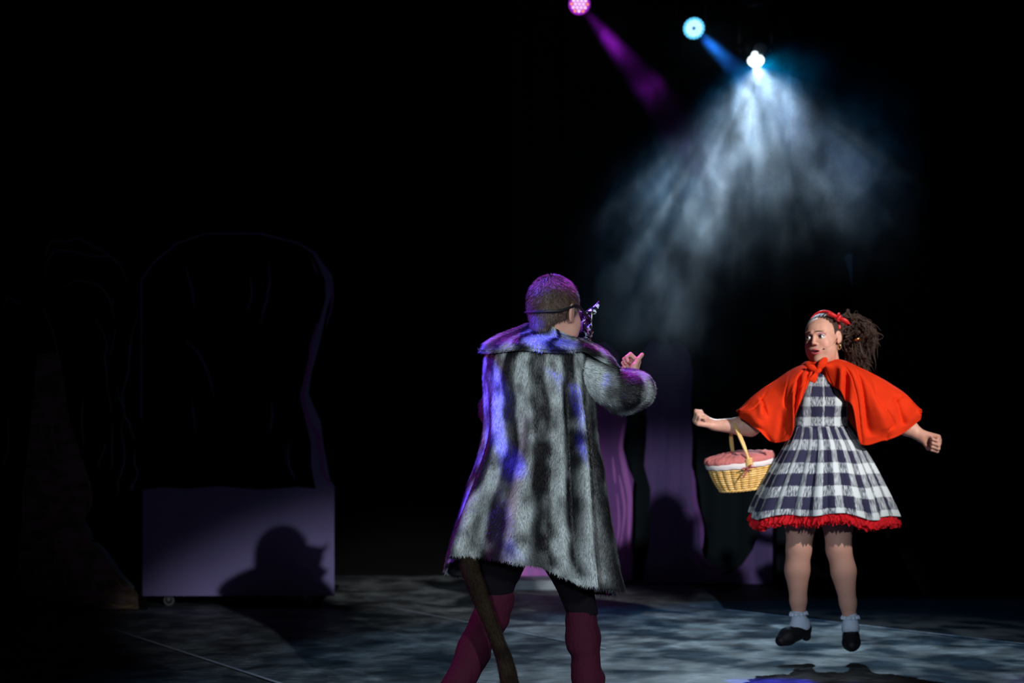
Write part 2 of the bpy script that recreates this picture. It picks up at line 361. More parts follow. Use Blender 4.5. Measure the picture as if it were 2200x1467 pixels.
# ------------------------------------------------------------------ smooth solid modelling (signed distances + surface nets)
class Solid:
    def __init__(s, lo, hi, h):
        s.lo = np.array(lo, float); s.h = h
        s.n = np.ceil((np.array(hi) - s.lo) / h).astype(int) + 1
        s.F = np.full(s.n, 1.0, np.float32)
    def _reg(s, lo, hi, m):
        a = np.clip(np.floor((np.minimum(lo, hi) - m - s.lo) / s.h).astype(int), 0, s.n)
        b = np.clip(np.ceil((np.maximum(lo, hi) + m - s.lo) / s.h).astype(int) + 1, 0, s.n)
        if np.any(b <= a): return None
        sl = tuple(slice(x, y) for x, y in zip(a, b))
        g = [s.lo[i] + s.h * np.arange(a[i], b[i]) for i in range(3)]
        return sl, g[0][:, None, None], g[1][None, :, None], g[2][None, None, :]
    def _mix(s, sl, d, k, sub):
        F = s.F[sl]
        if sub:
            d = -d; hh = np.maximum(k - np.abs(F - d), 0); s.F[sl] = np.maximum(F, d) + hh * hh / (4 * k)
        else:
            hh = np.maximum(k - np.abs(F - d), 0); s.F[sl] = np.minimum(F, d) - hh * hh / (4 * k)
    def cone(s, a, b, ra, rb, k=0.01, sub=False):
        a = np.array(a, float); b = np.array(b, float); r = max(ra, rb)
        R = s._reg(np.minimum(a, b) - r, np.maximum(a, b) + r, k + 3 * s.h)
        if R is None: return
        sl, X, Y, Z = R; d = b - a; L2 = max(d @ d, 1e-12)
        t = np.clip(((X - a[0]) * d[0] + (Y - a[1]) * d[1] + (Z - a[2]) * d[2]) / L2, 0, 1)
        q = np.sqrt((X - a[0] - t * d[0]) ** 2 + (Y - a[1] - t * d[1]) ** 2 + (Z - a[2] - t * d[2]) ** 2) - (ra + (rb - ra) * t)
        s._mix(sl, q.astype(np.float32), k, sub)
    def chain(s, pts, rs, k=0.01):
        for i in range(len(pts) - 1): s.cone(pts[i], pts[i + 1], rs[i], rs[i + 1], k)
    def ell(s, c, r, k=0.01, sub=False, Rm=None):
        c = np.array(c, float); r = np.array(r, float); e = np.full(3, r.max()) if Rm is not None else r
        R = s._reg(c - e, c + e, k + 3 * s.h)
        if R is None: return
        sl, X, Y, Z = R; x, y, z = X - c[0], Y - c[1], Z - c[2]
        if Rm is not None:
            A = np.array(Rm).T
            x, y, z = (A[i][0] * x + A[i][1] * y + A[i][2] * z for i in range(3))
        k0 = np.sqrt((x / r[0]) ** 2 + (y / r[1]) ** 2 + (z / r[2]) ** 2)
        k1 = np.sqrt((x / r[0] ** 2) ** 2 + (y / r[1] ** 2) ** 2 + (z / r[2] ** 2) ** 2) + 1e-9
        s._mix(sl, (k0 * (k0 - 1) / k1).astype(np.float32), k, sub)
    def mesh(s):
        F = s.F; S = F < 0; n = F.shape
        c = np.zeros((n[0] - 1, n[1] - 1, n[2] - 1), np.int8)
        for i in (0, 1):
            for j in (0, 1):
                for k in (0, 1): c += S[i:n[0] - 1 + i, j:n[1] - 1 + j, k:n[2] - 1 + k]
        act = (c > 0) & (c < 8); idx = np.argwhere(act)
        ids = np.full(act.shape, -1, np.int64); ids[act] = np.arange(len(idx))
        acc = np.zeros((len(idx), 3)); cnt = np.zeros(len(idx))
        cor = [(i, j, k) for i in (0, 1) for j in (0, 1) for k in (0, 1)]
        for a in cor:
            for ax in range(3):
                if a[ax]: continue
                b = list(a); b[ax] = 1
                fa = F[idx[:, 0] + a[0], idx[:, 1] + a[1], idx[:, 2] + a[2]]; fb = F[idx[:, 0] + b[0], idx[:, 1] + b[1], idx[:, 2] + b[2]]
                m = (fa < 0) != (fb < 0)
                t = fa[m] / (fa[m] - fb[m])
                p = np.tile(np.array(a, float), (m.sum(), 1)); p[:, ax] += t
                acc[m] += p; cnt[m] += 1
        V = s.lo + s.h * (idx + acc / cnt[:, None])
        Q = []
        for ax in range(3):
            o = [(1, 2), (2, 0), (0, 1)][ax]
            sl0 = [slice(None)] * 3; sl1 = [slice(None)] * 3; sl0[ax] = slice(0, -1); sl1[ax] = slice(1, None)
            A = S[tuple(sl0)]; B = S[tuple(sl1)]; e = np.argwhere(A != B)
            e = e[(e[:, o[0]] > 0) & (e[:, o[1]] > 0) & (e[:, o[0]] < n[o[0]] - 1) & (e[:, o[1]] < n[o[1]] - 1)]
            inn = A[e[:, 0], e[:, 1], e[:, 2]]
            def cell(du, dv):
                g = e.copy(); g[:, o[0]] += du; g[:, o[1]] += dv; return ids[g[:, 0], g[:, 1], g[:, 2]]
            q = np.stack([cell(-1, -1), cell(0, -1), cell(0, 0), cell(-1, 0)], 1)
            q[~inn] = q[~inn][:, ::-1]; Q.append(q)
        return V, np.concatenate(Q)

def join(parts):
    V = []; Fq = []; n = 0
    for v, f in parts: V.append(v); Fq.append(np.asarray(f) + n); n += len(v)
    return np.concatenate(V), np.concatenate(Fq)

def Rz(a): c, s_ = math.cos(a), math.sin(a); return np.array([[c, -s_, 0], [s_, c, 0], [0, 0, 1.0]])
def Rx(a): c, s_ = math.cos(a), math.sin(a); return np.array([[1.0, 0, 0], [0, c, -s_], [0, s_, c]])
def Ry(a): c, s_ = math.cos(a), math.sin(a); return np.array([[c, 0, s_], [0, 1.0, 0], [-s_, 0, c]])
def frame(x, y, z=None):
    """columns x, y, z from two directions: y is kept, z is made square to it"""
    y = norm(y); z = norm(np.array(x)); z = norm(z - (z @ y) * y); return np.column_stack([np.cross(y, z), y, z])

def head_solid(S, O, R, sc=1.0, female=True, mouth=True):
    T = lambda *p: O + R @ (np.array(p) * sc)
    r = lambda x: x * sc
    S.ell(T(0, .022, .028), np.array([.074, .092, .082]) * sc, .02, Rm=R)
    S.ell(T(0, -.030, .032), np.array([.060, .057, .052]) * sc, .03, Rm=R)                 # forehead
    S.ell(T(0, -.027, -.030), np.array([.061, .058, .070]) * sc, .03, Rm=R)
    S.ell(T(0, -.048, -.086), np.array([.030, .028, .024]) * sc, .035, Rm=R)               # chin
    S.ell(T(0, -.070, -.094), np.array([.013, .010, .011]) * sc, .020, Rm=R)
    for s_ in (-1, 1):
        S.ell(T(s_ * .034, -.060, -.028), np.array([.025, .022, .024]) * sc, .03, Rm=R)    # cheek
        S.ell(T(s_ * .042, -.030, -.062), np.array([.026, .034, .028]) * sc, .03, Rm=R)    # jaw
        S.ell(T(s_ * .031, -.0985, .010), np.array([.0195, .014, .0125]) * sc, .010, True, Rm=R)
        S.cone(T(s_ * .012, -.087, .029), T(s_ * .044, -.073, .027), r(.006), r(.006), .014)
        S.ell(T(s_ * .078, .012, .000), np.array([.006, .016, .028] if female else [.007, .021, .036]) * sc, .006, Rm=R @ Rz(-s_ * .35))
        S.cone(T(s_ * .074, .004, -.022), T(s_ * .075, .003, -.026), r(.006), r(.005), .006)
        S.ell(T(s_ * .085, .006, .002), np.array([.005, .008, .016]) * sc, .004, True, Rm=R @ Rz(-s_ * .35))
    w_ = 1.0 if female else 1.15
    S.cone(T(0, -.089, .018), T(0, -.104, -.013), r(.0062 * w_), r(.0080 * w_), .012)
    S.ell(T(0, -.1055, -.018), np.array([.0092 * w_, .009, .0080]) * sc, .007, Rm=R)
    for s_ in (-1, 1):
        S.ell(T(s_ * .0105, -.098, -.022), np.array([.0075, .008, .0070]) * sc, .006, Rm=R)
        S.ell(T(s_ * .006, -.105, -.028), np.array([.0030, .004, .0030]) * sc, .003, True, Rm=R)
    S.ell(T(0, -.078, -.054), np.array([.028, .018, .022]) * sc, .018, Rm=R)
    if mouth: S.ell(T(0, -.100, -.056), np.array([.019, .012, .0075]) * sc, .004, True, Rm=R)
    if female: S.cone(T(0, .030, -.050), T(0, .045, -.170), r(.050), r(.054), .025)
    else: S.cone(T(0, .026, -.050), T(0, .010, -.105), r(.052), r(.052), .025)

def hand_solid(S, O, R, side, curls, thumb, sc=1.0, spread=0.0):
    """O wrist, R columns: x across towards the thumb (times side), y along, z out of the palm"""
    T = lambda x, y, z: O + R @ (np.array([x * side, y, z]) * sc)
    kn = [(.027, .088, 0), (.009, .092, -.002), (-.009, .088, -.001), (-.026, .080, .002)]
    L = [(.042, .026, .020), (.046, .029, .021), (.043, .027, .020), (.033, .021, .018)]
    rr = [.0092, .0094, .0090, .0080]
    for i, (kx, ky, kz) in enumerate(kn):
        S.cone(T(kx * .62, .004, .004), T(kx, ky, kz), .0155 * sc, .0125 * sc, .012)
        p = np.array([kx, ky, kz], float); a = 0
        for j in range(3):
            a += math.radians(curls[i][j])
            q = p + L[i][j] * np.array([(kx * 1.2 + spread * kx) * math.cos(a) * .3, math.cos(a), math.sin(a)])
            S.cone(T(*p), T(*q), rr[i] * (1 - .10 * j) * sc, rr[i] * (.94 - .12 * j) * sc, .004 if j else .007); p = q
    S.cone(T(.012, .022, .010), T(*thumb[0]), .017 * sc, .0125 * sc, .012)
    S.cone(T(*thumb[0]), T(*thumb[1]), .0115 * sc, .0100 * sc, .005)
    S.cone(T(*thumb[1]), T(*thumb[2]), .0100 * sc, .0082 * sc, .004)
    S.cone(T(0, -.02, .003), T(0, .012, .003), .023 * sc, .022 * sc, .012)

FIST = [(75, 95, 60), (80, 95, 60), (82, 95, 60), (85, 90, 55)]
THUMB_IN = [(.040, .055, .018), (.028, .082, .034), (.004, .086, .038)]

# ------------------------------------------------------------------ fur
def fur_blades(V, Q, C, n, length, width, lie, out=0.5, seed=1, jitter=0.5):
    """short pile as slim blades growing from quads; C per-vertex colours; lie(p) gives the combing direction"""
    rng = np.random.default_rng(seed)
    V = np.asarray(V); Q = np.asarray(Q)
    a, b, c, d = V[Q[:, 0]], V[Q[:, 1]], V[Q[:, 2]], V[Q[:, 3]]
    N = np.cross(c - a, d - b); A = np.linalg.norm(N, axis=1) + 1e-12; N = N / A[:, None]
    f = rng.choice(len(Q), n, p=A / A.sum())
    u, v = rng.random((2, n, 1))
    w_ = [(1 - u) * (1 - v), u * (1 - v), u * v, (1 - u) * v]
    p = sum(w_[i] * V[Q[f, i]] for i in range(4)); cc = sum(w_[i] * C[Q[f, i]] for i in range(4)); nn = N[f]
    t = lie(p); t = t - (t * nn).sum(1)[:, None] * nn; t = norm(t)
    dr = norm(t + out * nn + jitter * (rng.random((n, 3)) - .5))
    sd = norm(np.cross(dr, nn) + 0.6 * (rng.random((n, 3)) - .5))
    ln = length * (0.6 + 0.7 * rng.random((n, 1)))
    ti = p + dr * ln - nn * ln * 0.12
    bv = np.empty((n, 3, 3)); bv[:, 0] = p - sd * width / 2 - nn * .001; bv[:, 1] = p + sd * width / 2 - nn * .001; bv[:, 2] = ti
    cc = cc * (0.35 + 1.3 * rng.random((n, 1)))
    return bv.reshape(-1, 3), np.arange(3 * n).reshape(-1, 3), np.repeat(cc, 3, 0)
# ------------------------------------------------------------------ the stage
def struct(name, mb, mats, smooth=False):
    o = mb.build(name, mats, None, smooth); o['kind'] = 'structure'; return o

def ground(px, py):
    d = CAMH * FPX / (py - HORIZ); return np.array([(px - 1100) / FPX * d, d, 0.0])

b = MB(); b.box((-6, 1.5, -0.1), (6, 14.6, 0)); struct('floor', b, M['floor'])
b = MB(); b.box((-6, 14.5, 0), (6, 14.6, 6.5)); struct('wall_back', b, M['drape'])
b = MB(); b.box((-6.1, 3.5, 0), (-6, 14.6, 6.5)); struct('wall_left', b, M['drape'])
b = MB(); b.box((6, 3.5, 0), (6.1, 14.6, 6.5)); struct('wall_right', b, M['drape'])
b = MB(); b.box((-6.1, 3.5, 6.5), (6.1, 14.6, 6.6)); struct('ceiling', b, M['drape'])

# the black apron of floor beyond the tape line, a thin dance mat
g1 = ground(1560, 1311); g2 = ground(2400, 1408)
b = MB()
pts = [(g1[0], g1[1]), (g2[0], g2[1]), (5.9, g2[1]), (5.9, 14.4), (1.35, 14.4), (1.35, 12.6)]
v = [(x, y, 0.0005) for x, y in pts] + [(x, y, 0.004) for x, y in pts]; k = len(pts)
b.add(v, [list(range(k - 1, -1, -1)), list(range(k, 2 * k))] + [[i, (i + 1) % k, (i + 1) % k + k, i + k] for i in range(k)])
o = b.build('floor_mat', M['darkfloor']); tag(o, 'black floor mat covering the stage right of the long tape line', 'floor mat')

def tape(px0, py0, px1, py1, label, wd=0.022):
    a, c = ground(px0, py0), ground(px1, py1); d = norm(c - a); s_ = np.array([-d[1], d[0], 0]) * wd / 2
    n = 24; b = MB(); rng = np.random.default_rng(int(px0))
    for i in range(n):
        p, q = a + (c - a) * i / n, a + (c - a) * (i + 1.0) / n
        z0, z1 = 0.0042, 0.0052
        v = [p - s_, q - s_, q + s_, p + s_]
        b.add([x + np.array([0, 0, z0]) for x in v] + [x + np.array([0, 0, z1]) for x in v],
              [(0, 3, 2, 1), (4, 5, 6, 7), (0, 1, 5, 4), (1, 2, 6, 5), (2, 3, 7, 6), (3, 0, 4, 7)])
    o = b.build('tape_line', M['tape']); tag(o, label, 'floor tape')
tape(1560, 1311, 2400, 1408, 'long pale tape line on the floor running from behind the girl to the right')
tape(240, 1352, 640, 1482, 'pale tape line on the dark floor in front of the wheeled mauve flat')
tape(840, 1306, 1300, 1395, 'faint pale tape line on the floor passing behind the legs in maroon socks', 0.014)

# ---- painted scenery
def wx(px, d): return (px - 1100) / FPX * d
def wz(py, d): return CAMH + (HORIZ - py) / FPX * d
def outline(pts, d): return [(wx(x, d), wz(y, d)) for x, y in pts]
def stroke(mb, pts, d, wd, m, y=None, taper=True, n=None, wob=0.0, seed=0):
    """a painted line: a flat ribbon a hair in front of the board's face"""
    p = spline(outline(pts, d), n or max(8, 6 * len(pts))); k = len(p)
    if wob:
        q = np.column_stack([p, np.full(k, seed * 7.3)]) * np.array([14, 14, 1]); p = p + wob * (np.column_stack([vnoise(q, seed), vnoise(q + 31, seed)]) - .5)
    t = norm(np.gradient(p, axis=0)); nrm = np.column_stack([-t[:, 1], t[:, 0]])
    w_ = wd / 2 * (np.sin(np.linspace(0.12, math.pi - 0.12, k)) ** 0.6 if taper else np.ones(k))
    yy = (d if y is None else y) - 0.0015
    A = p - nrm * w_[:, None]; B = p + nrm * w_[:, None]
    v = [(x, yy, z) for x, z in A] + [(x, yy, z) for x, z in B]
    mb.add(v, [(i, i + 1, k + i + 1, k + i) for i in range(k - 1)], m)

# mauve wheeled flat on the left
D = 12.14
t = empty('scenery_flat', (wx(510, D), D, 0), 'mauve painted scenery flat on castors, with a black shadow of a head on it', 'scenery flat')
b = MB()
pl = [(302, 1280), (718, 1280), (718, 1045), (708, 1030), (700, 985), (695, 960), (688, 905), (672, 870), (662, 845), (668, 800), (680, 760), (690, 720),
      (702, 660), (716, 620), (712, 590), (690, 560), (676, 540), (640, 520), (560, 500), (440, 500), (380, 520), (330, 560), (302, 600)]
b.prism(outline(pl, D), D, D + 0.03)
bd = b.build('board', M['purpleboard'], t)
# the tree trunk painted in near black over the upper part of the board: thin board cut-out laid on the face
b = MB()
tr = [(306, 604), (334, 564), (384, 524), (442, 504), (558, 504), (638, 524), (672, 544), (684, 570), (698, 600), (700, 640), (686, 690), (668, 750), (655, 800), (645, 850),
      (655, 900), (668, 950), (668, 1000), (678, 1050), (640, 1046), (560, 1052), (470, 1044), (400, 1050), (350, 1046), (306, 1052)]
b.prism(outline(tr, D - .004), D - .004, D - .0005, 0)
for s_, wd, m in [([(682, 690), (668, 750), (660, 800), (650, 850), (662, 900), (680, 930), (690, 970), (698, 1020), (714, 1044)], .030, 1),
               ([(402, 570), (412, 620), (420, 660)], .012, 1), ([(578, 560), (580, 620), (566, 660), (560, 700)], .012, 1),
               ([(540, 590), (538, 640), (530, 670)], .010, 1), ([(400, 730), (440, 780), (460, 850)], .014, 1),
               ([(668, 556), (684, 590)], .012, 1), ([(708, 600), (714, 640), (700, 700)], .014, 1),
               ([(586, 860), (580, 930)], .010, 1), ([(414, 860), (422, 930)], .010, 1), ([(618, 950), (622, 1000), (634, 1028)], .012, 1)]:
    stroke(b, s_, D - .004, wd, m, wob=.02, seed=len(s_))
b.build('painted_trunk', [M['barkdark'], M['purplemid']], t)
# timber frame behind, and castors
b = MB()
for x in (312, 702): b.box((wx(x, D), D + .031, wz(1278, D)), (wx(x + 10, D), D + .07, wz(620, D)))
b.box((wx(312, D), D + .031, wz(1278, D)), (wx(712, D), D + .07, wz(1266, D)))
b.box((wx(312, D), D + .031, wz(1278, D)), (wx(712, D), D + .55, wz(1272, D)))
b.build('timber_frame', M['blackpaint'], t)
for px in (360, 655):
    for dy in (0.06, 0.48):
        c = np.array([wx(px, D), D + dy, 0.033])
        b = MB(); a = np.linspace(-.012, .012, 4)
        b.tube([(c[0] - .0, c[1] - .013, c[2]), (c[0], c[1] + .013, c[2])], .033, 24, 0, up=(1, 0, 0))
        cs = b.build('castor', M['steel'], t)
        b = MB(); b.tube([(c[0], c[1] - .0145, c[2]), (c[0], c[1] + .0145, c[2])], .024, 20, 0, up=(1, 0, 0)); b.build('tyre_hub', M['metalblack'], cs)
        b = MB(); b.tube([(c[0], c[1] - .020, c[2]), (c[0], c[1] + .020, c[2])], .006, 12, 0, up=(1, 0, 0))
        b.box((c[0] - .010, c[1] - .019, c[2]), (c[0] + .010, c[1] - .016, wz(1280, D)))
        b.box((c[0] - .010, c[1] + .016, c[2]), (c[0] + .010, c[1] + .019, wz(1280, D) - .001)); b.build('fork', M['steel'], cs)

# painted willow board at the far left
D = 11.9
t = empty('willow_board', (wx(130, D), D, 0), 'dark painted willow tree board with a brown flared root, at the far left', 'scenery board')
b = MB()
pl = [(-60, 1310), (300, 1310), (300, 1296), (296, 560), (280, 520), (200, 490), (100, 486), (0, 500), (-60, 510)]
b.prism(outline(pl, D), D, D + .02)
b.build('board', M['blackpaint'], t)
b = MB()
root = [(60, 1308), (298, 1308), (296, 1276), (284, 1258), (262, 1230), (240, 1200), (222, 1178), (206, 1170), (196, 1160), (186, 1130), (182, 1110), (192, 1080), (196, 1050), (186, 1010), (172, 970),
        (150, 900), (140, 840), (128, 760), (80, 760), (70, 860), (60, 960), (50, 1060), (40, 1180), (40, 1260)]
b.prism(outline(root, D - .003), D - .003, D - .0005, 0)
rng = random.Random(4)
for s_, wd, m in [([(194, 1166), (214, 1172), (236, 1200), (262, 1236), (288, 1262)], .030, 2), ([(180, 1120), (192, 1140), (200, 1160)], .022, 2),
               ([(180, 1250), (230, 1272), (262, 1282), (290, 1280)], .016, 1), ([(230, 1296), (260, 1303), (286, 1301)], .016, 1),
               ([(240, 1230), (256, 1252), (272, 1268)], .014, 1), ([(280, 1276), (290, 1286)], .012, 1), ([(190, 1240), (210, 1262), (240, 1270)], .012, 1),
               ([(140, 1250), (160, 1285), (210, 1300)], .012, 1), ([(134, 1220), (144, 1258), (170, 1284)], .010, 2),
               ([(168, 980), (192, 1040), (196, 1080), (184, 1110)], .016, 1), ([(112, 1140), (124, 1180), (112, 1220)], .012, 1),
               ([(50, 1040), (50, 1100), (62, 1160)], .012, 1), ([(28, 1250), (46, 1210)], .010, 2), ([(18, 890), (18, 960), (2, 1010)], .012, 2),
               ([(92, 660), (116, 720), (128, 790)], .012, 1), ([(120, 880), (112, 930), (126, 990)], .010, 1), ([(84, 860), (90, 930), (110, 1000)], .010, 1),
               ([(180, 850), (176, 900), (180, 960)], .010, 1)]:
    stroke(b, s_, D - .004, wd, m)
b.build('painted_trunk', [M['barkbrown'], M['barkline'], M['blueline']], t)
b = MB()
for s_ in [[(84, 560), (120, 515), (170, 520), (230, 545), (262, 570)], [(98, 600), (104, 560), (130, 540), (190, 545), (250, 560), (284, 610)], [(10, 660), (20, 645), (50, 645)],
           [(130, 620), (160, 604), (220, 620), (248, 700), (238, 760)], [(210, 690), (224, 740), (226, 800), (240, 890)], [(244, 640), (246, 720)],
           [(292, 680), (284, 760), (272, 830), (256, 880)], [(252, 820), (268, 880), (286, 930), (290, 940)], [(262, 900), (266, 960), (262, 1030), (250, 1072)],
           [(238, 910), (240, 950), (240, 1010)], [(218, 950), (216, 1015)], [(288, 960), (290, 1010), (284, 1050)], [(284, 1040), (286, 1055)]]:
    stroke(b, s_, D, .010, 0, wob=.05, seed=len(s_) + int(s_[0][0]))
b.build('painted_tendrils', M['blueline'], t)
b = MB(); b.box((wx(290, D), D + .021, 0), (wx(302, D), D + .06, wz(900, D))); b.box((wx(300, D), D + .03, 0), (wx(313, D), D + .045, wz(1282, D)))
b.build('brace', M['blackpaint'], t)

# grey-green drop behind the forest board
b = MB(); DD = 14.2; n = 60; xs = np.linspace(wx(1100, DD), wx(1700, DD), n)
v = []
for z in (0.0, 6.4):
    for i, x in enumerate(xs): v.append((x, DD + .03 * math.sin(i * .9) , z))
for z in (0.0, 6.4):
    for i, x in enumerate(xs): v.append((x, DD + .012 + .03 * math.sin(i * .9), z))
b.add(v, gridfaces(n, 2) + [tuple(q[::-1]) for q in gridfaces(n, 2, base=2 * n)])
o = b.build('backdrop_curtain', M['greydrop'], None, True); tag(o, 'grey green curtain hanging behind the violet tree boards', 'curtain')

# right-hand forest: two trunk boards standing one in front of the other
D = 13.85
t = empty('trunk_board', (wx(1240, D), D, 0), 'violet tree trunk board painted magenta along its edge, half hidden behind the fur coat', 'scenery board', None)
b = MB()
p1 = [(1096, 1249), (1358, 1249), (1359, 1200), (1357, 1160), (1359, 1110), (1358, 1070), (1361, 1030), (1350, 1005), (1345, 985), (1338, 960), (1342, 930), (1347, 905), (1338, 860), (1330, 800), (1330, 760),
      (1300, 735), (1250, 742), (1200, 728), (1150, 745), (1128, 790), (1122, 850), (1118, 1000), (1108, 1150)]
b.prism(outline(p1, D), D, D + .03); b.build('board', M['purplemid'], t)
b = MB()
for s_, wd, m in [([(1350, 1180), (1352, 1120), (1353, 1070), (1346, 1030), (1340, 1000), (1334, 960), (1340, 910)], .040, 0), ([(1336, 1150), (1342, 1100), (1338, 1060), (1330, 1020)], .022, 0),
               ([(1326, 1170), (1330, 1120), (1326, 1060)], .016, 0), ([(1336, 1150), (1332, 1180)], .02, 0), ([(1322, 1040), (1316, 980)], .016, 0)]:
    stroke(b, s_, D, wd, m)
b.build('painted_highlight', [M['purplelight']], t)  # the edge's magenta is put on as paint strokes
D = 13.7
t = empty('trunk_board', (wx(1450, D), D, 0), 'violet tree trunk board with flared roots, carrying a black head shadow, left of the basket', 'scenery board', None)
b = MB()
p2 = [(1384, 1254), (1660, 1254), (1660, 1000), (1648, 1080), (1636, 1130), (1618, 1180), (1596, 1212), (1570, 1232), (1557, 1238), (1545, 1226), (1528, 1214), (1513, 1200), (1508, 1180), (1512, 1140), (1504, 1110), (1497, 1070), (1494, 1030),
      (1486, 1000), (1488, 940), (1484, 880), (1488, 800), (1482, 760), (1460, 735), (1430, 745), (1400, 730), (1380, 760), (1380, 800), (1390, 900), (1388, 950), (1384, 1000), (1392, 1030), (1398, 1050), (1396, 1100), (1398, 1150), (1390, 1200)]
b.prism(outline(p2, D), D, D + .03); b.build('board', M['purpledark'], t)
b = MB()
for s_, wd, m in [([(1508, 1178), (1508, 1140), (1500, 1105), (1492, 1070), (1488, 1010)], .034, 0), ([(1470, 1176), (1490, 1196), (1520, 1226), (1540, 1242)], .040, 0), ([(1496, 1170), (1494, 1130), (1484, 1100), (1460, 1095)], .02, 0),
               ([(1500, 1190), (1520, 1214), (1550, 1238)], .05, 0)]:
    stroke(b, s_, D, wd, m)
b.build('painted_highlight', [M['purplemid']], t)
# pale step in front of the trunk boards
b = MB(); D = 13.3
b.box((wx(1096, D), D, 0), (wx(1240, D), D + .4, wz(1247, D)))
o = b.build('step_block', M['platform']); tag(o, 'low pale grey step on the floor seen between the legs in maroon socks', 'step')

# black masking flat at the right with its turned return edge
D = 12.9
t = empty('masking_flat', (wx(2060, D), D, 0), 'black masking flat at the right whose top corner catches blue light', 'masking flat')
b = MB(); b.box((wx(1830, D), D, 0.005), (wx(2330, D), D + .03, wz(548, D))); b.build('board', M['blackpaint'], t)
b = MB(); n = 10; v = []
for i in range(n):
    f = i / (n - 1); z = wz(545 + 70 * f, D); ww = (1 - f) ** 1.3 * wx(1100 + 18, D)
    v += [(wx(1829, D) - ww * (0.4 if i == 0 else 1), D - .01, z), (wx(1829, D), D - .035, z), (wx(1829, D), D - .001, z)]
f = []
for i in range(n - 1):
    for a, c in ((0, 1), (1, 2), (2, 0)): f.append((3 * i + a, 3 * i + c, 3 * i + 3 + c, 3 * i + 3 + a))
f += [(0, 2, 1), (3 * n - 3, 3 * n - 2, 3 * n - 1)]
b.add(v, f); b.build('loose_cloth_corner', mat('blue_lit_cloth', (0.10, 0.16, 0.25), 0.8), t)  # blue lamp light on the corner is put into the cloth's colour

# ------------------------------------------------------------------ lamps over the stage
LD = 12.5
b = MB(); b.tube([(-1.2, LD, 4.35), (4.2, LD, 4.35)], .024, 12)
for x in (-0.6, 1.6, 3.8): b.tube([(x, LD, 4.35), (x, LD, 6.5)], .006, 6)
o = b.build('lighting_bar', M['metalblack'], None, True); tag(o, 'black steel lighting bar above the stage lamps', 'lighting bar')

def emis(name, c, s_): return mat(name, (0.02, 0.02, 0.02), 0.4, emit=c, estr=s_)
def aim(pos, target):
    f = norm(np.array(target) - np.array(pos)); q = Vector(f).to_track_quat('-Z', 'Y'); return np.array(q.to_matrix())
def par_can(name, label, lens, target, cells, power, color, size, blend, scale=1.0, gobo=None):
    """round LED lamp: finned housing, yoke, clamp and a face of LED cells"""
    t = empty(name, lens, label, 'stage lamp')
    R = aim(lens, np.array(target) * .45 + np.array([lens[0] * .6, 2.0, 1.4]) * .55); T = lambda p: np.array(lens) + np.atleast_2d(p) @ R.T
    r = .078 * scale; b = MB(); n = 28
    prof = [(r * 1.0, .0), (r * 1.10, .004), (r * 1.12, .02), (r * 1.05, .03), (r * 1.02, .09), (r * .9, .12), (r * .86, .17), (r * .5, .19), (0.001, .19)]
    prof = [(r * .98, .006)] + prof
    a = np.linspace(0, 2 * np.pi, n, endpoint=False)
    v = np.array([[q * math.cos(x), q * math.sin(x), h] for q, h in prof for x in a]); b.add(T(v), gridfaces(n, len(prof), True))
    for h in (.04, .055, .07, .085):
        v = np.array([[q * math.cos(x), q * math.sin(x), h + k] for q, k in ((r * 1.0, 0), (r * 1.12, 0), (r * 1.12, .004), (r * 1.0, .004)) for x in a]); b.add(T(v), gridfaces(n, 4, True))
    b.build('housing', M['metalblack'], t, True)
    b = MB(); b.add(T(np.array([[q * math.cos(x), q * math.sin(x), .007] for q in (.0005, r * .985) for x in a])), gridfaces(n, 2, True)); b.build('lens_plate', cells[0], t)
    for cm, pts, cr in cells[1]:
        for (x, y) in pts:
            b = MB(); m_ = 10; aa = np.linspace(0, 2 * np.pi, m_, endpoint=False)
            v = np.array([[x * r + q * r * cr * math.cos(z), y * r + q * r * cr * math.sin(z), h] for q, h in ((1, .0065), (1, .0), (.7, -.003), (.001, -.004)) for z in aa])
            b.add(T(v), gridfaces(m_, 4, True)); b.build('led_cell', cm, t, True)
    top = np.array([lens[0], lens[1], 4.35]); c = T([[0, 0, .09]])[0]
    b = MB()
    sx = norm(R[:, 0]) * (r * 1.3)
    up = np.array([0, 0, 1.0]); hh = max(0.12, top[2] - c[2] - 0.12)
    b.tube([c - sx, c - sx + up * hh * .7, c - sx * .3 + up * hh, c + sx * .3 + up * hh, c + sx + up * hh * .7, c + sx], .008, 8)
    b.tube([c + up * hh, (c[0], c[1], top[2] - .05)], .012, 8); b.build('yoke', M['metalblack'], t, True)
    b = MB(); x_ = c[0]
    b.tube([(x_ - .03, LD, 4.35), (x_ + .03, LD, 4.35)], .034, 12); b.tube([(c[0], c[1], top[2] - .06), (x_, LD, 4.33)], .014, 8); b.build('clamp', M['metalblack'], t, True)
    p = np.array(lens) + R @ np.array([0, 0, -.02])
    spot('beam', p, target, power, color, size, blend, .03, gobo, t)
    return t

random.seed(3)
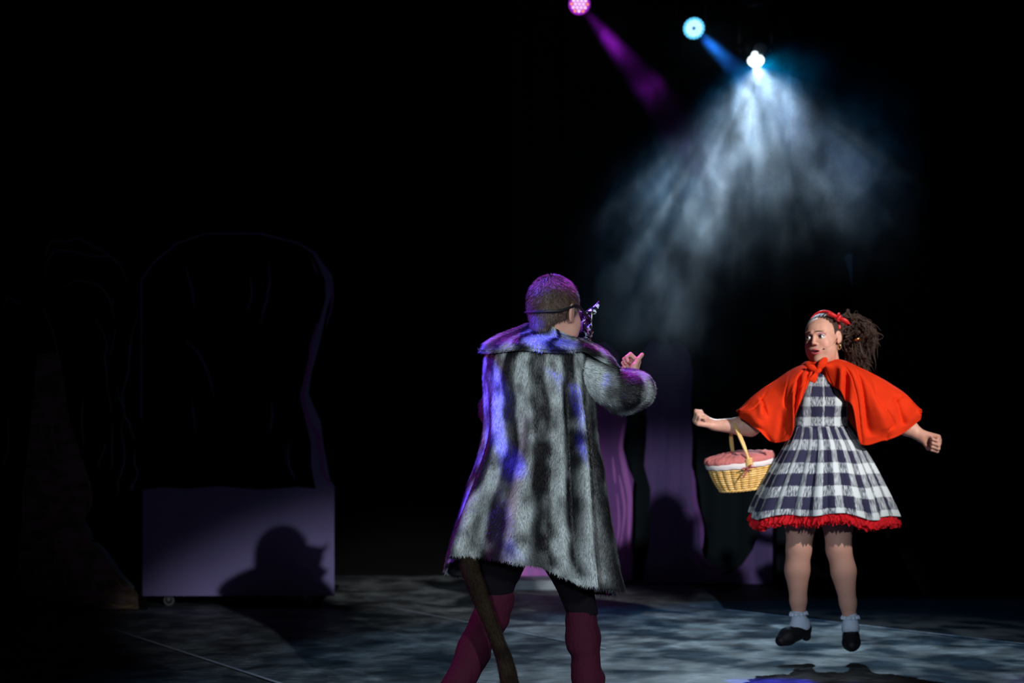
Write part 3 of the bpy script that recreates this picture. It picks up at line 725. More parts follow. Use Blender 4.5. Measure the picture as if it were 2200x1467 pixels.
# magenta lamp: hexagonal field of cells, warm at its rim
hexp = [(x * .36 + (y % 2) * .18, y * .31) for y in range(-3, 4) for x in range(-3, 4)]
hexp = [(x, y) for x, y in hexp if x * x + y * y < .80]
inner = [p for p in hexp if p[0] ** 2 + p[1] ** 2 < .42]; rim = [p for p in hexp if p[0] ** 2 + p[1] ** 2 >= .42]
par_can('stage_lamp', 'magenta stage lamp with white and orange cells at the top edge of the photo', P(1245, 9, LD), (2.75, 8.2, 0),
        (emis('magenta_glow_plate', (0.5, 0.02, 0.8), 0.7), [(emis('pinkish_white_cell', (1.0, 0.62, 0.95), 1.3), inner, .14), (emis('orange_magenta_cell', (1.0, 0.30, 0.12), 1.2), rim, .13)]),
        300, (0.50, 0.02, 0.85), 11, 0.5, .93)
ring = [(.62 * math.cos(a), .62 * math.sin(a)) for a in np.linspace(0, 2 * np.pi, 12, endpoint=False)]
ring2 = [(.85 * math.cos(a), .85 * math.sin(a)) for a in np.linspace(.1, 2 * np.pi + .1, 18, endpoint=False)]
ring0 = [(.34 * math.cos(a), .34 * math.sin(a)) for a in np.linspace(.2, 2 * np.pi + .2, 6, endpoint=False)]
par_can('stage_lamp', 'blue stage lamp with a ring of glowing pale blue cells', P(1491, 61, LD), (3.75, 8.3, 0),
        (emis('blue_glow_plate', (0.02, 0.30, 0.95), 0.5), [(emis('pale_blue_cell', (0.55, 0.95, 1.0), 1.2), ring + ring0, .19), (emis('cyan_cell', (0.12, 0.62, 1.0), 1.2), ring2, .15)]),
        500, (0.02, 0.22, 1.0), 13, 0.5, .93)

# white moving head: base, two yoke arms, head with a wide bright lens
lens = P(1624, 131, LD); tgt = (1.55, 9.3, 0.0)
t = empty('moving_head_lamp', lens, 'brightest white moving head lamp, fanning rays down through the haze', 'stage lamp')
R = aim(lens, (1.5, 11.0, 1.7)); T = lambda p: np.array(lens) + np.atleast_2d(p) @ R.T
def lathe(b, prof, n=28, m=0):
    a = np.linspace(0, 2 * np.pi, n, endpoint=False)
    b.add(T(np.array([[q * math.cos(x), q * math.sin(x), h] for q, h in prof for x in a])), gridfaces(n, len(prof), True), m)
b = MB(); lathe(b, [(.058, .002), (.064, .0), (.068, .012), (.066, .05), (.085, .07), (.088, .17), (.070, .22), (.03, .235), (.001, .235)]); b.build('head_housing', M['metalblack'], t, True)
b = MB(); lathe(b, [(.0575, .004), (.052, -.008), (.036, -.018), (.018, -.023), (.0005, -.025)]); b.build('lens', emis('white_lens_glow', (0.85, 0.97, 1.0), 1.6), t, True)
c = T([[0, 0, .12]])[0]
b = MB(); ax = norm(R[:, 0])
for s_ in (-1, 1):
    q = c + ax * s_ * .105
    b.tube([q, q + np.array([0, 0, .30])], .022, 10); b.tube([q - ax * s_ * .02, q + ax * s_ * .012], .035, 14)
b.tube([c - ax * .105 + np.array([0, 0, .30]), c + ax * .105 + np.array([0, 0, .30])], .03, 10); b.build('yoke', M['metalblack'], t, True)
b = MB(); q = c + np.array([0, 0, .30]); b.box(q - np.array([.13, .12, 0]), q + np.array([.13, .12, .10])); b.build('base_box', M['metalblack'], t)
b = MB(); b.tube([q + np.array([0, 0, .1]), (q[0], q[1], 4.33)], .012, 8); b.tube([(q[0] - .03, LD, 4.35), (q[0] + .03, LD, 4.35)], .034, 12); b.tube([(q[0], q[1], 4.30), (q[0], LD, 4.33)], .014, 8); b.build('clamp', M['metalblack'], t, True)
# small bright mirror chip and grey side lens seen above the main lens
b = MB(); p = P(1622, 115, LD - .09); aa = np.linspace(0, 2 * np.pi, 16, endpoint=False)
b.add([p + np.array([.022 * math.cos(x), .004 * math.sin(x), .018 * math.sin(x)]) for x in aa] + [p + np.array([.022 * math.cos(x), .03 + .004 * math.sin(x), .018 * math.sin(x)]) for x in aa],
      gridfaces(16, 2, True) + [tuple(range(15, -1, -1)), tuple(range(16, 32))]); b.build('side_led', emis('small_white_led', (0.8, 0.97, 1.0), 1.6), t)
b = MB(); p = P(1634, 104, LD - .06)
b.add([p + np.array([.045 * math.cos(x), .0, .040 * math.sin(x)]) for x in aa] + [p + np.array([.045 * math.cos(x), .04, .040 * math.sin(x)]) for x in aa],
      gridfaces(16, 2, True) + [tuple(range(15, -1, -1)), tuple(range(16, 32))]); b.build('fan_cover', M['steel'], t)
pl_ = np.array(lens) + R @ np.array([0, 0, -.045])
spot('white_beam', pl_, tgt, 720, (0.72, 0.91, 1.0), 72, 1.0, .004, (15, 0.42, 0.60, 2.0, 0.9, 0.12), t)
spot('cyan_fringe', pl_ + np.array([0, -.002, 0]), (2.6, 9.2, 0.0), 220, (0.0, 0.20, 0.50), 96, 0.3, .006, None, t)

# ------------------------------------------------------------------ haze drifting below the lamps
def haze():
    x0, x1 = wx(1130, 11.6), wx(1960, 11.6)
    lo = np.array([x0, 10.9, 0.9]); hi = np.array([x1, 12.75, 4.2]); c = (lo + hi) / 2
    b = MB(); b.box(lo, hi)
    m = bpy.data.materials.new('stage_haze'); m.use_nodes = True; nt = m.node_tree; n = nt.nodes; L = nt.links; n.clear()
    out = n.new('ShaderNodeOutputMaterial'); vol = n.new('ShaderNodeVolumeScatter'); vol.inputs['Anisotropy'].default_value = 0.35
    vol.inputs['Color'].default_value = (0.9, 0.95, 1, 1)
    L.new(vol.outputs[0], out.inputs['Volume'])
    tc = n.new('ShaderNodeTexCoord')
    def mth(op, a, c_=None):
        q = n.new('ShaderNodeMath'); q.operation = op
        for i, x in enumerate((a, c_)):
            if x is None: continue
            if isinstance(x, (int, float)): q.inputs[i].default_value = x
            else: L.new(x, q.inputs[i])
        return q.outputs[0]
    # puffs: (centre px, py, depth, radii in metres, amount)
    puffs = [(1430, 395, 11.7, (.34, .5, .20), .95), (1500, 460, 11.7, (.18, .4, .26), .75), (1340, 450, 11.6, (.36, .5, .26), .6), (1600, 330, 11.9, (.34, .5, .50), .36),
             (1610, 225, 12.2, (.32, .5, .26), .28), (1830, 390, 11.7, (.32, .6, .34), .22), (1340, 600, 11.5, (.34, .5, .50), .4), (1440, 620, 11.5, (.18, .4, .36), .35),
             (1330, 100, 12.3, (.22, .4, .20), .7), (1410, 200, 12.0, (.16, .4, .14), .8), (1540, 110, 12.3, (.22, .4, .16), .7)]
    tot = None
    for px, py, d, r, a in puffs:
        p = P(px, py, d)
        mp = n.new('ShaderNodeMapping'); mp.vector_type = 'POINT'
        mp.inputs['Scale'].default_value = [1 / q for q in r]; mp.inputs['Location'].default_value = [-(p[i] - c[i]) / r[i] for i in range(3)]
        L.new(tc.outputs['Object'], mp.inputs[0])
        dt = n.new('ShaderNodeVectorMath'); dt.operation = 'DOT_PRODUCT'; L.new(mp.outputs[0], dt.inputs[0]); L.new(mp.outputs[0], dt.inputs[1])
        g = mth('MULTIPLY', mth('POWER', 0.3, dt.outputs['Value']), a)
        tot = g if tot is None else mth('ADD', tot, g)
    mp = n.new('ShaderNodeMapping'); mp.inputs['Scale'].default_value = (1.0, 1.0, 0.72); mp.inputs['Rotation'].default_value = (0, 0.5, 0); L.new(tc.outputs['Object'], mp.inputs[0])
    nz = n.new('ShaderNodeTexNoise'); nz.inputs['Scale'].default_value = 5.2; nz.inputs['Detail'].default_value = 4; nz.inputs['Roughness'].default_value = .62; nz.inputs['Distortion'].default_value = .7
    L.new(mp.outputs[0], nz.inputs['Vector'])
    mr = n.new('ShaderNodeMapRange'); mr.interpolation_type = 'SMOOTHSTEP'; L.new(nz.outputs['Fac'], mr.inputs[0]); mr.inputs[1].default_value = .42; mr.inputs[2].default_value = .66; mr.inputs[3].default_value = .06
    L.new(mth('MULTIPLY', mth('MULTIPLY', tot, mr.outputs[0]), HAZE), vol.inputs['Density'])
    o = b.build('stage_haze', m, None, loc=c)
    tag(o, 'pale blue haze drifting below the white stage lamp', 'haze', kind='stuff')
HAZE = 0.60
haze()
# ------------------------------------------------------------------ the masked performer in the fur coat (seen from behind)
W = lambda px, py, dd=0.0: P(px, py, WD + dd)
rootw = empty('person', (wx(1150, WD), WD, 0), 'person seen from behind in a long striped grey fur coat, masked, right arm held out', 'person')
FUR_DARK = np.array([.005, .0055, .007]); FUR_LIGHT = np.array([.40, .45, .46])
def fur_col(s):
    s = np.clip(s, 0, 1)[:, None] ** 1.5; return FUR_DARK * (1 - s) + FUR_LIGHT * s

# body: head and neck, trunk and legs, right forearm and hand
HO = W(1195, 674, -.02); HR = Rz(math.radians(140)) @ Rx(math.radians(8)); HS = 1.12
S1 = Solid(HO - .16 - np.array([0, 0, .09]), HO + .17, .0026)
head_solid(S1, HO, HR, HS, female=False, mouth=False)
S1.cone(HO + [0, 0, -.06], W(1172, 735, .05), .054, .050, .03)
parts = [S1.mesh()]
S2 = Solid(W(960, 1560, -.35), W(1330, 700, .4), .008)
S2.cone(W(1120, 840, .03), W(1180, 840, .03), .09, .09, .03); S2.cone(W(1135, 900), W(1165, 900), .12, .12, .06); S2.cone(W(1120, 1080), W(1170, 1080), .115, .115, .06)
S2.chain([W(1172, 745, .06), W(1150, 820, .04)], [.045, .06], .03)
def leg(hip, knee, ankle, r): S2.chain([hip, knee, ankle], r, .03)
LK = W(1056, 1320, .02); RK = W(1255, 1330, .03)
LA = W(966, 1520, -.06); RA = W(1268, 1535, .0)
leg(W(1100, 1120), LK, LA, [.075, .042, .030]); leg(W(1185, 1120), RK, RA, [.075, .042, .030])
S2.chain([W(1085, 815, .02), W(1078, 880, .07), W(1110, 885, .34)], [.04, .036, .028], .02)
parts.append(S2.mesh())
S3 = Solid(W(1270, 930, -.15), W(1440, 740, .42), .0028)
WR = W(1358, 820, .28); EL = W(1352, 850, .06)
S3.chain([W(1272, 800), EL, WR], [.05, .042, .029], .02)
HF = frame((-.35, -.25, 1), (.1, .55, .45)); HF = frame((-.9, -.3, .1), (.15, .5, .55))
hand_solid(S3, WR, HF, 1, [(60, 90, 60)] * 4, [(.036, .05, .012), (.046, .080, .006), (.052, .106, -.004)], 1.05)
parts.append(S3.mesh())
v, f = join(parts)
body = mk('body', v, f, M['skin_b'], rootw)

# hair: close cropped, short blades over a cap
S = Solid(HO - .17, HO + .18, .0032)
T = lambda *p: HO + HR @ (np.array(p) * HS)
S.ell(T(0, .024, .036), np.array([.082, .100, .094]) * HS, .01, Rm=HR)
S.cone(T(0, .065, -.010), T(0, .074, -.052), .052 * HS, .040 * HS, .03)
S.ell(T(0, -.080, -.062), np.array([.14, .098, .088]) * HS, .012, True, Rm=HR)
S.ell(T(0, -.105, .020), np.array([.058, .05, .058]) * HS, .012, True, Rm=HR)
for s_ in (-1, 1): S.ell(T(s_ * .084, .006, -.012), np.array([.022, .026, .040]) * HS, .01, True, Rm=HR)
v, f = S.mesh()
crown = T(0, .05, .125)
def lie_hair(p):
    q = p - crown; q[:, 2] -= .05; return norm(q) + 0.25 * (vnoise(p * 60, 5)[:, None] - .5)
hc = np.tile([[.10, .065, .05]], (len(v), 1)) * (0.55 + 0.9 * vnoise(v * 90, 2)[:, None])
fv, ff, fc = fur_blades(v, f, hc, 26000, .017, .0016, lie_hair, out=0.55, seed=9, jitter=.7)
M['croppedhair'] = mat('cropped_brown_hair', (0.08, 0.05, 0.04), 0.5, spec=0.5, attr='fur_colour')
mk('hair', np.concatenate([v, fv]), [list(q) for q in f] + [list(q) for q in (ff + len(v))], M['croppedhair'], rootw, colour=np.concatenate([hc * .5, fc]))

# coat: rings of (row, left, right)
rows = np.array([(694, 1150, 1226), (706, 1130, 1242), (722, 1092, 1254), (740, 1058, 1266), (760, 1037, 1276), (800, 1031, 1281), (850, 1033, 1284), (900, 1037, 1287), (960, 1030, 1292),
                 (1010, 1014, 1299), (1080, 989, 1310), (1150, 964, 1326), (1197, 952, 1337)], float)
NU, NV = 150, 84
rw = spline(rows, NV)
th = np.linspace(-(math.pi - .42), math.pi - .42, NU)
def hem(th):
    f = (np.sin(th) + 1) / 2; back = np.interp(f, [0, .1, .35, .55, .75, .9, 1], [1204, 1190, 1199, 1216, 1252, 1264, 1268])
    front = np.interp(f, [0, .3, .7, 1], [1236, 1262, 1275, 1282]); k = np.clip((-np.cos(th) + .15) / .5, 0, 1); return back * (1 - k) + front * k
def coat_pts(off=0.0):
    V = np.zeros((NV, NU, 3)); Sx = np.zeros((NV, NU))
    for j in range(NV):
        y, xl, xr = rw[j]; t = j / (NV - 1)
        k = np.clip((y - 1000) / 197, 0, 1); k = k * k * (3 - 2 * k)
        yy = y + k * (hem(th) - 1197) + max(0, 745 - y) / 51 * 34 * (np.sin(th) + 1) / 2
        cx = wx((xl + xr) / 2, WD); a = (xr - xl) / 2 / FPX * WD
        bb = a * (.62 if y < 800 else .62 + .10 * min(1, (y - 800) / 300)); bb = max(bb, .085)
        dn = max(0, (y - 780) / 420)
        fold = dn * (.022 * np.cos(8.3 * th + .8 + 1.1 * dn) + .010 * np.cos(13.7 * th + 2.1 - .9 * dn))
        rid = .060 * dn ** .6 * np.exp(-((th - .72 + .10 * dn) / .10) ** 2) - .035 * dn ** .5 * (np.exp(-((th - .50) / .10) ** 2) + np.exp(-((th - .98) / .10) ** 2))
        rid += .018 * dn * np.exp(-((th + .95) / .2) ** 2)
        if y < 790: rid = rid * 0
        r = fold + rid * min(1, dn * 4) + off + .006 * (vnoise(np.column_stack([th * 5, np.full(NU, y / 40), np.zeros(NU)]), 3) - .5)
        sx = np.sign(np.sin(th)) * np.abs(np.sin(th)) ** .92
        V[j, :, 0] = cx + (a + r - .012) * sx; V[j, :, 1] = WD - (bb + r) * np.cos(th)
        V[j, :, 2] = CAMH + (HORIZ - yy) / FPX * (V[j, :, 1] * .6 + WD * .4)
        wob = .07 * (vnoise(np.column_stack([th * 2, np.full(NU, y / 60), np.ones(NU)]), 8) - .5)
        st = .46 + .95 * np.cos(2 * np.pi * (th + .25 + wob * 2 - .05 * dn) / .545)
        st = np.clip(st, -.05, .80) + 1.15 * (vnoise(np.column_stack([th * 9, np.full(NU, y / 26), np.ones(NU)]), 11) - .5)
        if True: st = st * np.where(th > 1.1, .55, 1) * (.92 - .0 * dn)
        st = st + dn * 1.3 * np.exp(-((th - .70 + .10 * dn) / .07) ** 2) + .5 * dn * np.exp(-((th - 1.06) / .08) ** 2)  # fold's bright ridge put into the fur colour as a light stripe
        Sx[j] = st
    return V, Sx
V, Sx = coat_pts()
VL, _ = coat_pts(-.014)
cv = V.reshape(-1, 3); cs = Sx.ravel(); F = np.array(gridfaces(NU, NV))
cc = fur_col(cs)
def lie_down(p):
    q = np.zeros_like(p); q[:, 2] = -1; q[:, 0] = .5 * (vnoise(p * 12, 4) - .5) + .25 * (vnoise(p * 45, 6) - .5); return q
Fo = F   # orientation: make outward
nrm = np.cross(cv[Fo[:, 2]] - cv[Fo[:, 0]], cv[Fo[:, 3]] - cv[Fo[:, 1]])
ctr = cv[Fo].mean(1) - np.array([wx(1150, WD), WD, 0]); ctr[:, 2] = 0
if (nrm * ctr).sum() < 0: Fo = Fo[:, ::-1]
vis = np.abs(cv[Fo].mean(1)[:, 1] - WD) > -1
fv, ff, fc = fur_blades(cv, Fo, cc, 150000, .016, .0019, lie_down, out=.40, seed=3)
rimf = []; nL = len(cv)
for edge in ([(NV - 1) * NU + i for i in range(NU)], [j * NU for j in range(NV)], [j * NU + NU - 1 for j in range(NV)], [i for i in range(NU)]):
    for a_, b_ in zip(edge[:-1], edge[1:]): rimf.append((a_, b_, b_ + nL, a_ + nL))
allv = np.concatenate([cv, VL.reshape(-1, 3), fv])
allf = [list(q) for q in Fo] + [list(q[::-1]) for q in (Fo + nL)] + [list(q) for q in rimf] + [list(q) for q in (ff + 2 * nL)]
mi = [0] * len(Fo) + [1] * len(Fo) + [0] * len(rimf) + [0] * len(ff)
coat = mk('fur_coat', allv, allf, [M['fur'], M['lining']], rootw, colour=np.concatenate([cc, cc, fc]), matidx=mi)

# collar: a broad turned-down cape collar lying over the shoulders
NC, NR = 120, 26
tc_ = np.linspace(-2.3, 2.3, NC); V = np.zeros((NR, NC, 3)); Sx = np.zeros((NR, NC))
for j in range(NR):
    t = j / (NR - 1)
    y = 690 + (757 - 690) * t ** .9; k = np.interp(y, rows[:, 0], np.arange(len(rows)))
    xl = np.interp(y, rows[:, 0], rows[:, 1]); xr = np.interp(y, rows[:, 0], rows[:, 2])
    roll = .012 * math.sin(min(1, t * 1.0) * math.pi) + (.012 if t < .93 else .012 * (1 - (t - .93) / .07) - .002)
    a = (xr - xl) / 2 / FPX * WD; bb = max(a * .62, .085)
    side = np.clip((tc_ - .75) / .7, 0, 1); side = side * side * (3 - 2 * side) * np.clip((2.3 - tc_) / .5, 0, 1)
    ls = np.clip((-tc_ - .9) / .5, 0, 1)
    yy = y + t ** 1.4 * (side * 38 + ls * 4) + 3 * np.sin(tc_ * 5) * t + (1 - t) ** 1.3 * 36 * np.clip((np.sin(tc_) + .55) / 1.4, 0, 1)
    V[j, :, 0] = wx((xl + xr) / 2, WD) + (a + roll + .010 + side * t * .085) * np.sin(tc_)
    V[j, :, 1] = WD - (bb + roll + .020) * np.cos(tc_) - side * t * .02
    V[j, :, 2] = CAMH + (HORIZ - yy) / FPX * (V[j, :, 1] * .6 + WD * .4) + .006 * np.sin(t * 3.14)
    q = np.column_stack([tc_ * 3.2, np.full(NC, t * 3.4), np.zeros(NC)])
    Sx[j] = .38 + .55 * np.cos(2 * np.pi * (tc_ + .1 + .5 * (vnoise(q, 22) - .5)) / .62) + 1.0 * (vnoise(q, 21) - .5) + .4 * (t > .93)
cv = V.reshape(-1, 3); F = np.array(gridfaces(NC, NR))
nrm = np.cross(cv[F[:, 2]] - cv[F[:, 0]], cv[F[:, 3]] - cv[F[:, 1]]); ctr = cv[F].mean(1) - np.array([wx(1150, WD), WD, 1.3])
if (nrm * ctr).sum() < 0: F = F[:, ::-1]
cc = fur_col(Sx.ravel())
VL = cv.copy(); c0 = np.array([wx(1155, WD), WD, 0]); dd = cv - c0; dd[:, 2] = 0; VL = cv - norm(dd) * .012; VL[:, 2] += .004
def lie_collar(p):
    q = p - np.array([wx(1180, WD), WD, 0]); q[:, 2] = -.09; q[:, 0] += .25 * (vnoise(p * 14, 4) - .5); return norm(q)
fv, ff, fc = fur_blades(cv, F, cc, 30000, .018, .0022, lie_collar, out=.45, seed=5)
rim = []; nL = len(cv)
for edge in ([(NR - 1) * NC + i for i in range(NC)], [i for i in range(NC)]):
    for a_, b_ in zip(edge[:-1], edge[1:]): rim.append((a_, b_, b_ + nL, a_ + nL))
mk('collar', np.concatenate([cv, VL, fv]), [list(q) for q in F] + [list(q[::-1]) for q in (F + nL)] + [list(q) for q in rim] + [list(q) for q in (ff + 2 * nL)], M['fur'], coat,
   colour=np.concatenate([cc, cc, fc]))

def sleeve(pts, rs, box, seed, n, along, open_dir):
    S = Solid(box[0], box[1], .005); S.chain(pts, rs, .03)
    S.cone(pts[-1] + open_dir * .01, pts[-1] + open_dir * .10, rs[-1] * .72, rs[-1] * .72, .01, True)
    v, f = S.mesh(); v = v + 0
    ax = np.array(pts)
    # band value from distance along the arm
    dist = np.min([np.linalg.norm(v - p, axis=1) + 0 for p in ax], axis=0)
    s_ = .42 + 2.6 * (vnoise(v * np.array([13, 13, 11]), seed) - .48) + .4 * (vnoise(v * 40, seed + 1) - .5)
    c = fur_col(s_)
    # fabric rumples
    nz = (vnoise(v * np.array([16, 16, 16]), seed + 2) - .5) * .022
    q = f; fn = norm(np.cross(v[q[:, 2]] - v[q[:, 0]], v[q[:, 3]] - v[q[:, 1]])); vn = np.zeros_like(v)
    for i in range(4): np.add.at(vn, q[:, i], fn)
    v = v + norm(vn) * nz[:, None]
    fv, ff, fc = fur_blades(v, f, c, n, .016, .0022, lambda p: np.tile(along, (len(p), 1)) + .6 * (np.column_stack([vnoise(p * 14, 4), vnoise(p * 14, 14), vnoise(p * 14, 24)]) - .5), out=.45, seed=seed)
    mk('sleeve', np.concatenate([v, fv]), [list(x) for x in f] + [list(x) for x in (ff + len(v))], M['fur'], coat, colour=np.concatenate([c, fc]))
sleeve([W(1248, 795, 0), W(1290, 820, -.01), W(1338, 842, .03), W(1356, 838, .12), W(1366, 836, .24)], [.080, .078, .084, .080, .078],
       (W(1180, 960, -.2), W(1460, 720, .45)), 31, 34000, np.array([.8, .3, -.3]), norm([.1, 1, .15]))
sleeve([W(1072, 795, .0), W(1072, 880, .06), W(1095, 890, .22)], [.060, .064, .058], (W(980, 1020, -.2), W(1200, 720, .45)), 41, 12000, np.array([0, .2, -1]), norm([.2, 1, 0]))

# trousers and knitted stockings
def cloth_solid(name, chains, material, lo, hi, h=.006, rumple=.012, seed=1, cut=None, parent=None, freq=14):
    S = Solid(lo, hi, h)
    for pts, rs in chains: S.chain(pts, rs, .03)
    for c in (cut or []): S.ell(c[0], c[1], .01, True)
    v, f = S.mesh(); fn = norm(np.cross(v[f[:, 2]] - v[f[:, 0]], v[f[:, 3]] - v[f[:, 1]])); vn = np.zeros_like(v)
    for i in range(4): np.add.at(vn, f[:, i], fn)
    v = v + norm(vn) * ((vnoise(v * np.array([freq, freq, freq * 2]), seed) - .5) * rumple)[:, None]
    return mk(name, v, f, material, parent or rootw)
cloth_solid('trousers', [([W(1125, 1000), W(1165, 1000)], [.13, .13]), ([W(1110, 1120, .0), W(1075, 1190, .0), W(1066, 1245, .01), W(1064, 1275, .02)], [.105, .100, .078, .060]),
                         ([W(1175, 1120), W(1215, 1200, .03), W(1252, 1315, .03)], [.105, .086, .058])], M['blackcloth'], W(960, 1340, -.3), W(1330, 940, .35), .007)
cloth_solid('stocking', [([W(1066, 1268, .02), W(1064, 1292, .02), W(1050, 1335, .02), W(1018, 1400, .0), W(975, 1490, -.04), W(966, 1530, -.06)], [.060, .066, .068, .060, .060, .050])], M['maroon'], W(900, 1560, -.3), W(1130, 1220, .3), .006, .016, 3)
cloth_solid('stocking', [([W(1250, 1318, .03), W(1254, 1370, .03), W(1262, 1460, .01), W(1267, 1530, 0)], [.061, .063, .056, .045])], M['maroon'], W(1180, 1560, -.3), W(1340, 1270, .3), .006, .016, 5)
def wshoe(ank, ang, name='shoe'):
    d = np.array([math.sin(ang), math.cos(ang), 0]); a = np.array([ank[0], ank[1], .05])
    S = Solid(a - [.25, .3, .06], a + [.25, .3, .12], .006)
    S.cone(a - d * .02 + [0, 0, .01], a + d * .06, .043, .042, .02); S.cone(a + d * .06 - [0, 0, .01], a + d * .15 - [0, 0, .016], .040, .034, .02); S.cone(a, a + [0, 0, .06], .045, .045, .02)
    v, f = S.mesh(); v[:, 2] = np.maximum(v[:, 2], .006 + 0 * v[:, 2]); mk(name, v, f, M['shoe'], rootw)
wshoe(LA, .3); wshoe(RA, .5)

# tail
tp = spline([W(1002, 1170, -.10), W(1008, 1215, -.16), W(1024, 1262, -.19), W(1044, 1315, -.20), W(1066, 1370, -.20), W(1086, 1425, -.20), W(1096, 1480, -.19), W(1100, 1540, -.18)], 40)
v, f = tube(tp, .031 + .004 * np.sin(np.linspace(0, 9, 40)), 16)
q = np.array([x for x in f if len(x) == 4]); c = np.array([[.018, .012, .007]]) * (0.3 + 1.0 * vnoise(v * 20, 6)[:, None])
nrm = np.cross(v[q[:, 2]] - v[q[:, 0]], v[q[:, 3]] - v[q[:, 1]]); k_ = q[:, 0] // 16
if (nrm * (v[q].mean(1) - tp[k_])).sum() < 0: q = q[:, ::-1]
fv, ff, fc = fur_blades(v, q, c, 12000, .016, .002, lambda p: np.tile([.35, 0, -1.], (len(p), 1)), out=.5, seed=8)
mk('tail', np.concatenate([v, fv]), [list(x) for x in f] + [list(x) for x in (ff + len(v))], M['brownfur'], rootw, colour=np.concatenate([c, fc]))

# mask: a moulded shell with brow, snout, jaw and two pointed ears, worn on the face
nu, nv = 41, 49
U, Vv = np.meshgrid(np.linspace(-1, 1, nu), np.linspace(-1, 1, nv))
x = .092 * U; z = -.036 + .072 * Vv
y = -.142 - .012 * (1 - U ** 2) + .055 * np.abs(U) ** 2.2
sn = np.exp(-(U / .36) ** 2) * np.exp(-((Vv + .42) / .36) ** 2); y -= .050 * sn                     # snout
y -= .014 * np.exp(-((np.abs(U) - .42) / .22) ** 2) * np.exp(-((Vv - .42) / .16) ** 2)              # brows
y += .012 * np.exp(-((np.abs(U) - .42) / .18) ** 2) * np.exp(-((Vv - .12) / .16) ** 2)              # eye hollows
y -= .012 * np.exp(-((np.abs(U) - .75) / .2) ** 2) * np.exp(-((Vv + .1) / .3) ** 2)                 # cheek ridge
y += .004 * np.sin(Vv * 30 + U * 5) * np.exp(-((Vv + .4) / .5) ** 2)
x = x * (1 - .22 * np.clip(-Vv - .35, 0, 1)) ; z = z - .016 * np.abs(U) * (Vv < -.6)
loc_ = np.stack([x, y, z], -1).reshape(-1, 3); n0 = len(loc_)
bk = loc_ + np.array([0, .005, 0])
f = gridfaces(nu, nv); fall = [tuple(q) for q in f] + [tuple(np.array(q[::-1]) + n0) for q in f]
for edge in ([i for i in range(nu)], [(nv - 1) * nu + i for i in range(nu)], [j * nu for j in range(nv)], [j * nu + nu - 1 for j in range(nv)]):
    for a_, b_ in zip(edge[:-1], edge[1:]): fall.append((a_, b_, b_ + n0, a_ + n0))
v = HO + (np.concatenate([loc_, bk]) * HS) @ HR.T
mask = mk('mask', v, fall, M['maskblack'], rootw)
for s_ in (-1, 1):
    b = MB(); base = np.array([s_ * .058, -.112, .022]); tip = np.array([s_ * .078, -.134, .068]); k = 14; vv = []
    for j in range(9):
        t = j / 8; c = base * (1 - t) + tip * t + np.array([s_ * .006, .0, 0]) * math.sin(t * 3.1)
        r = .024 * (1 - t) ** .8 + .0008
        for i in range(k):
            a = 2 * math.pi * i / k; vv.append(c + np.array([math.cos(a) * r * 1.1, math.sin(a) * r * .45 - .004 * math.cos(a) ** 2, math.sin(a) * r * .2]))
    b.add(HO + (np.array(vv) * HS) @ HR.T, gridfaces(k, 9, True)); b.build('mask_ear', M['maskblack'], mask, True)
# elastic strap around the head
pts = [(.086, -.085, -.008), (.086, -.01, .026), (.086, .03, .016), (.074, .075, -.006), (.048, .108, -.014), (0, .125, -.018), (-.048, .110, -.014), (-.076, .075, -.006), (-.087, .03, .014), (-.086, -.01, .026), (-.086, -.085, -.008)]
pp = spline(pts, 60); b = MB(); b.tube(HO + (pp * HS) @ HR.T, .0055, 8, flat=.5); b.build('strap', M['strap'], mask, True)
# ------------------------------------------------------------------ the girl in the red cape
G = lambda px, py, dd=0.0: P(px, py, GD + dd)
rootg = empty('person', (wx(1765, GD), GD, 0), 'person in a red cape and navy white check dress, leaping with arms flung wide', 'person')
# body
HO = G(1767, 727, -.02); HR = Rz(math.radians(-33)) @ Ry(math.radians(-4)) @ Rx(math.radians(4)); HS = 1.06
S1 = Solid(HO - np.array([.15, .17, .21]), HO + np.array([.15, .17, .15]), .0021)
head_solid(S1, HO, HR, HS)
S1.ell(HO + HR @ (np.array([0, -.02, -.095]) * HS), np.array([.05, .05, .03]) * HS, .03, Rm=HR)
S1.cone(HO + [0, .03, -.13], G(1764, 806, .02), .054, .056, .03)
V1, F1 = S1.mesh()
S2 = Solid(G(1640, 1345, -.28), G(1890, 785, .28), .0055)
S2.cone(G(1722, 834, .02), G(1812, 832, .02), .045, .045, .04); S2.cone(G(1745, 850), G(1785, 850), .085, .085, .05); S2.cone(G(1750, 915), G(1775, 915), .085, .085, .05)
S2.cone(G(1745, 985), G(1785, 985), .115, .115, .06); S2.cone(G(1764, 800, .02), G(1764, 830, .01), .05, .07, .03)
S2.chain([G(1736, 1020), G(1720, 1120), G(1716, 1180, -.005), G(1713, 1225), G(1715, 1290), G(1717, 1328)], [.105, .076, .060, .058, .040, .031], .02)
S2.ell(G(1717, 1172, -.045), (.030, .022, .036), .025); S2.ell(G(1712, 1222, .025), (.042, .04, .085), .04)
S2.chain([G(1794, 1020), G(1800, 1120), G(1802, 1180, -.005), G(1812, 1228), G(1822, 1295), G(1826, 1338)], [.105, .076, .060, .058, .040, .031], .02)
S2.ell(G(1802, 1172, -.045), (.030, .022, .036), .025); S2.ell(G(1814, 1226, .025), (.042, .04, .085), .04)
V2, F2 = S2.mesh()
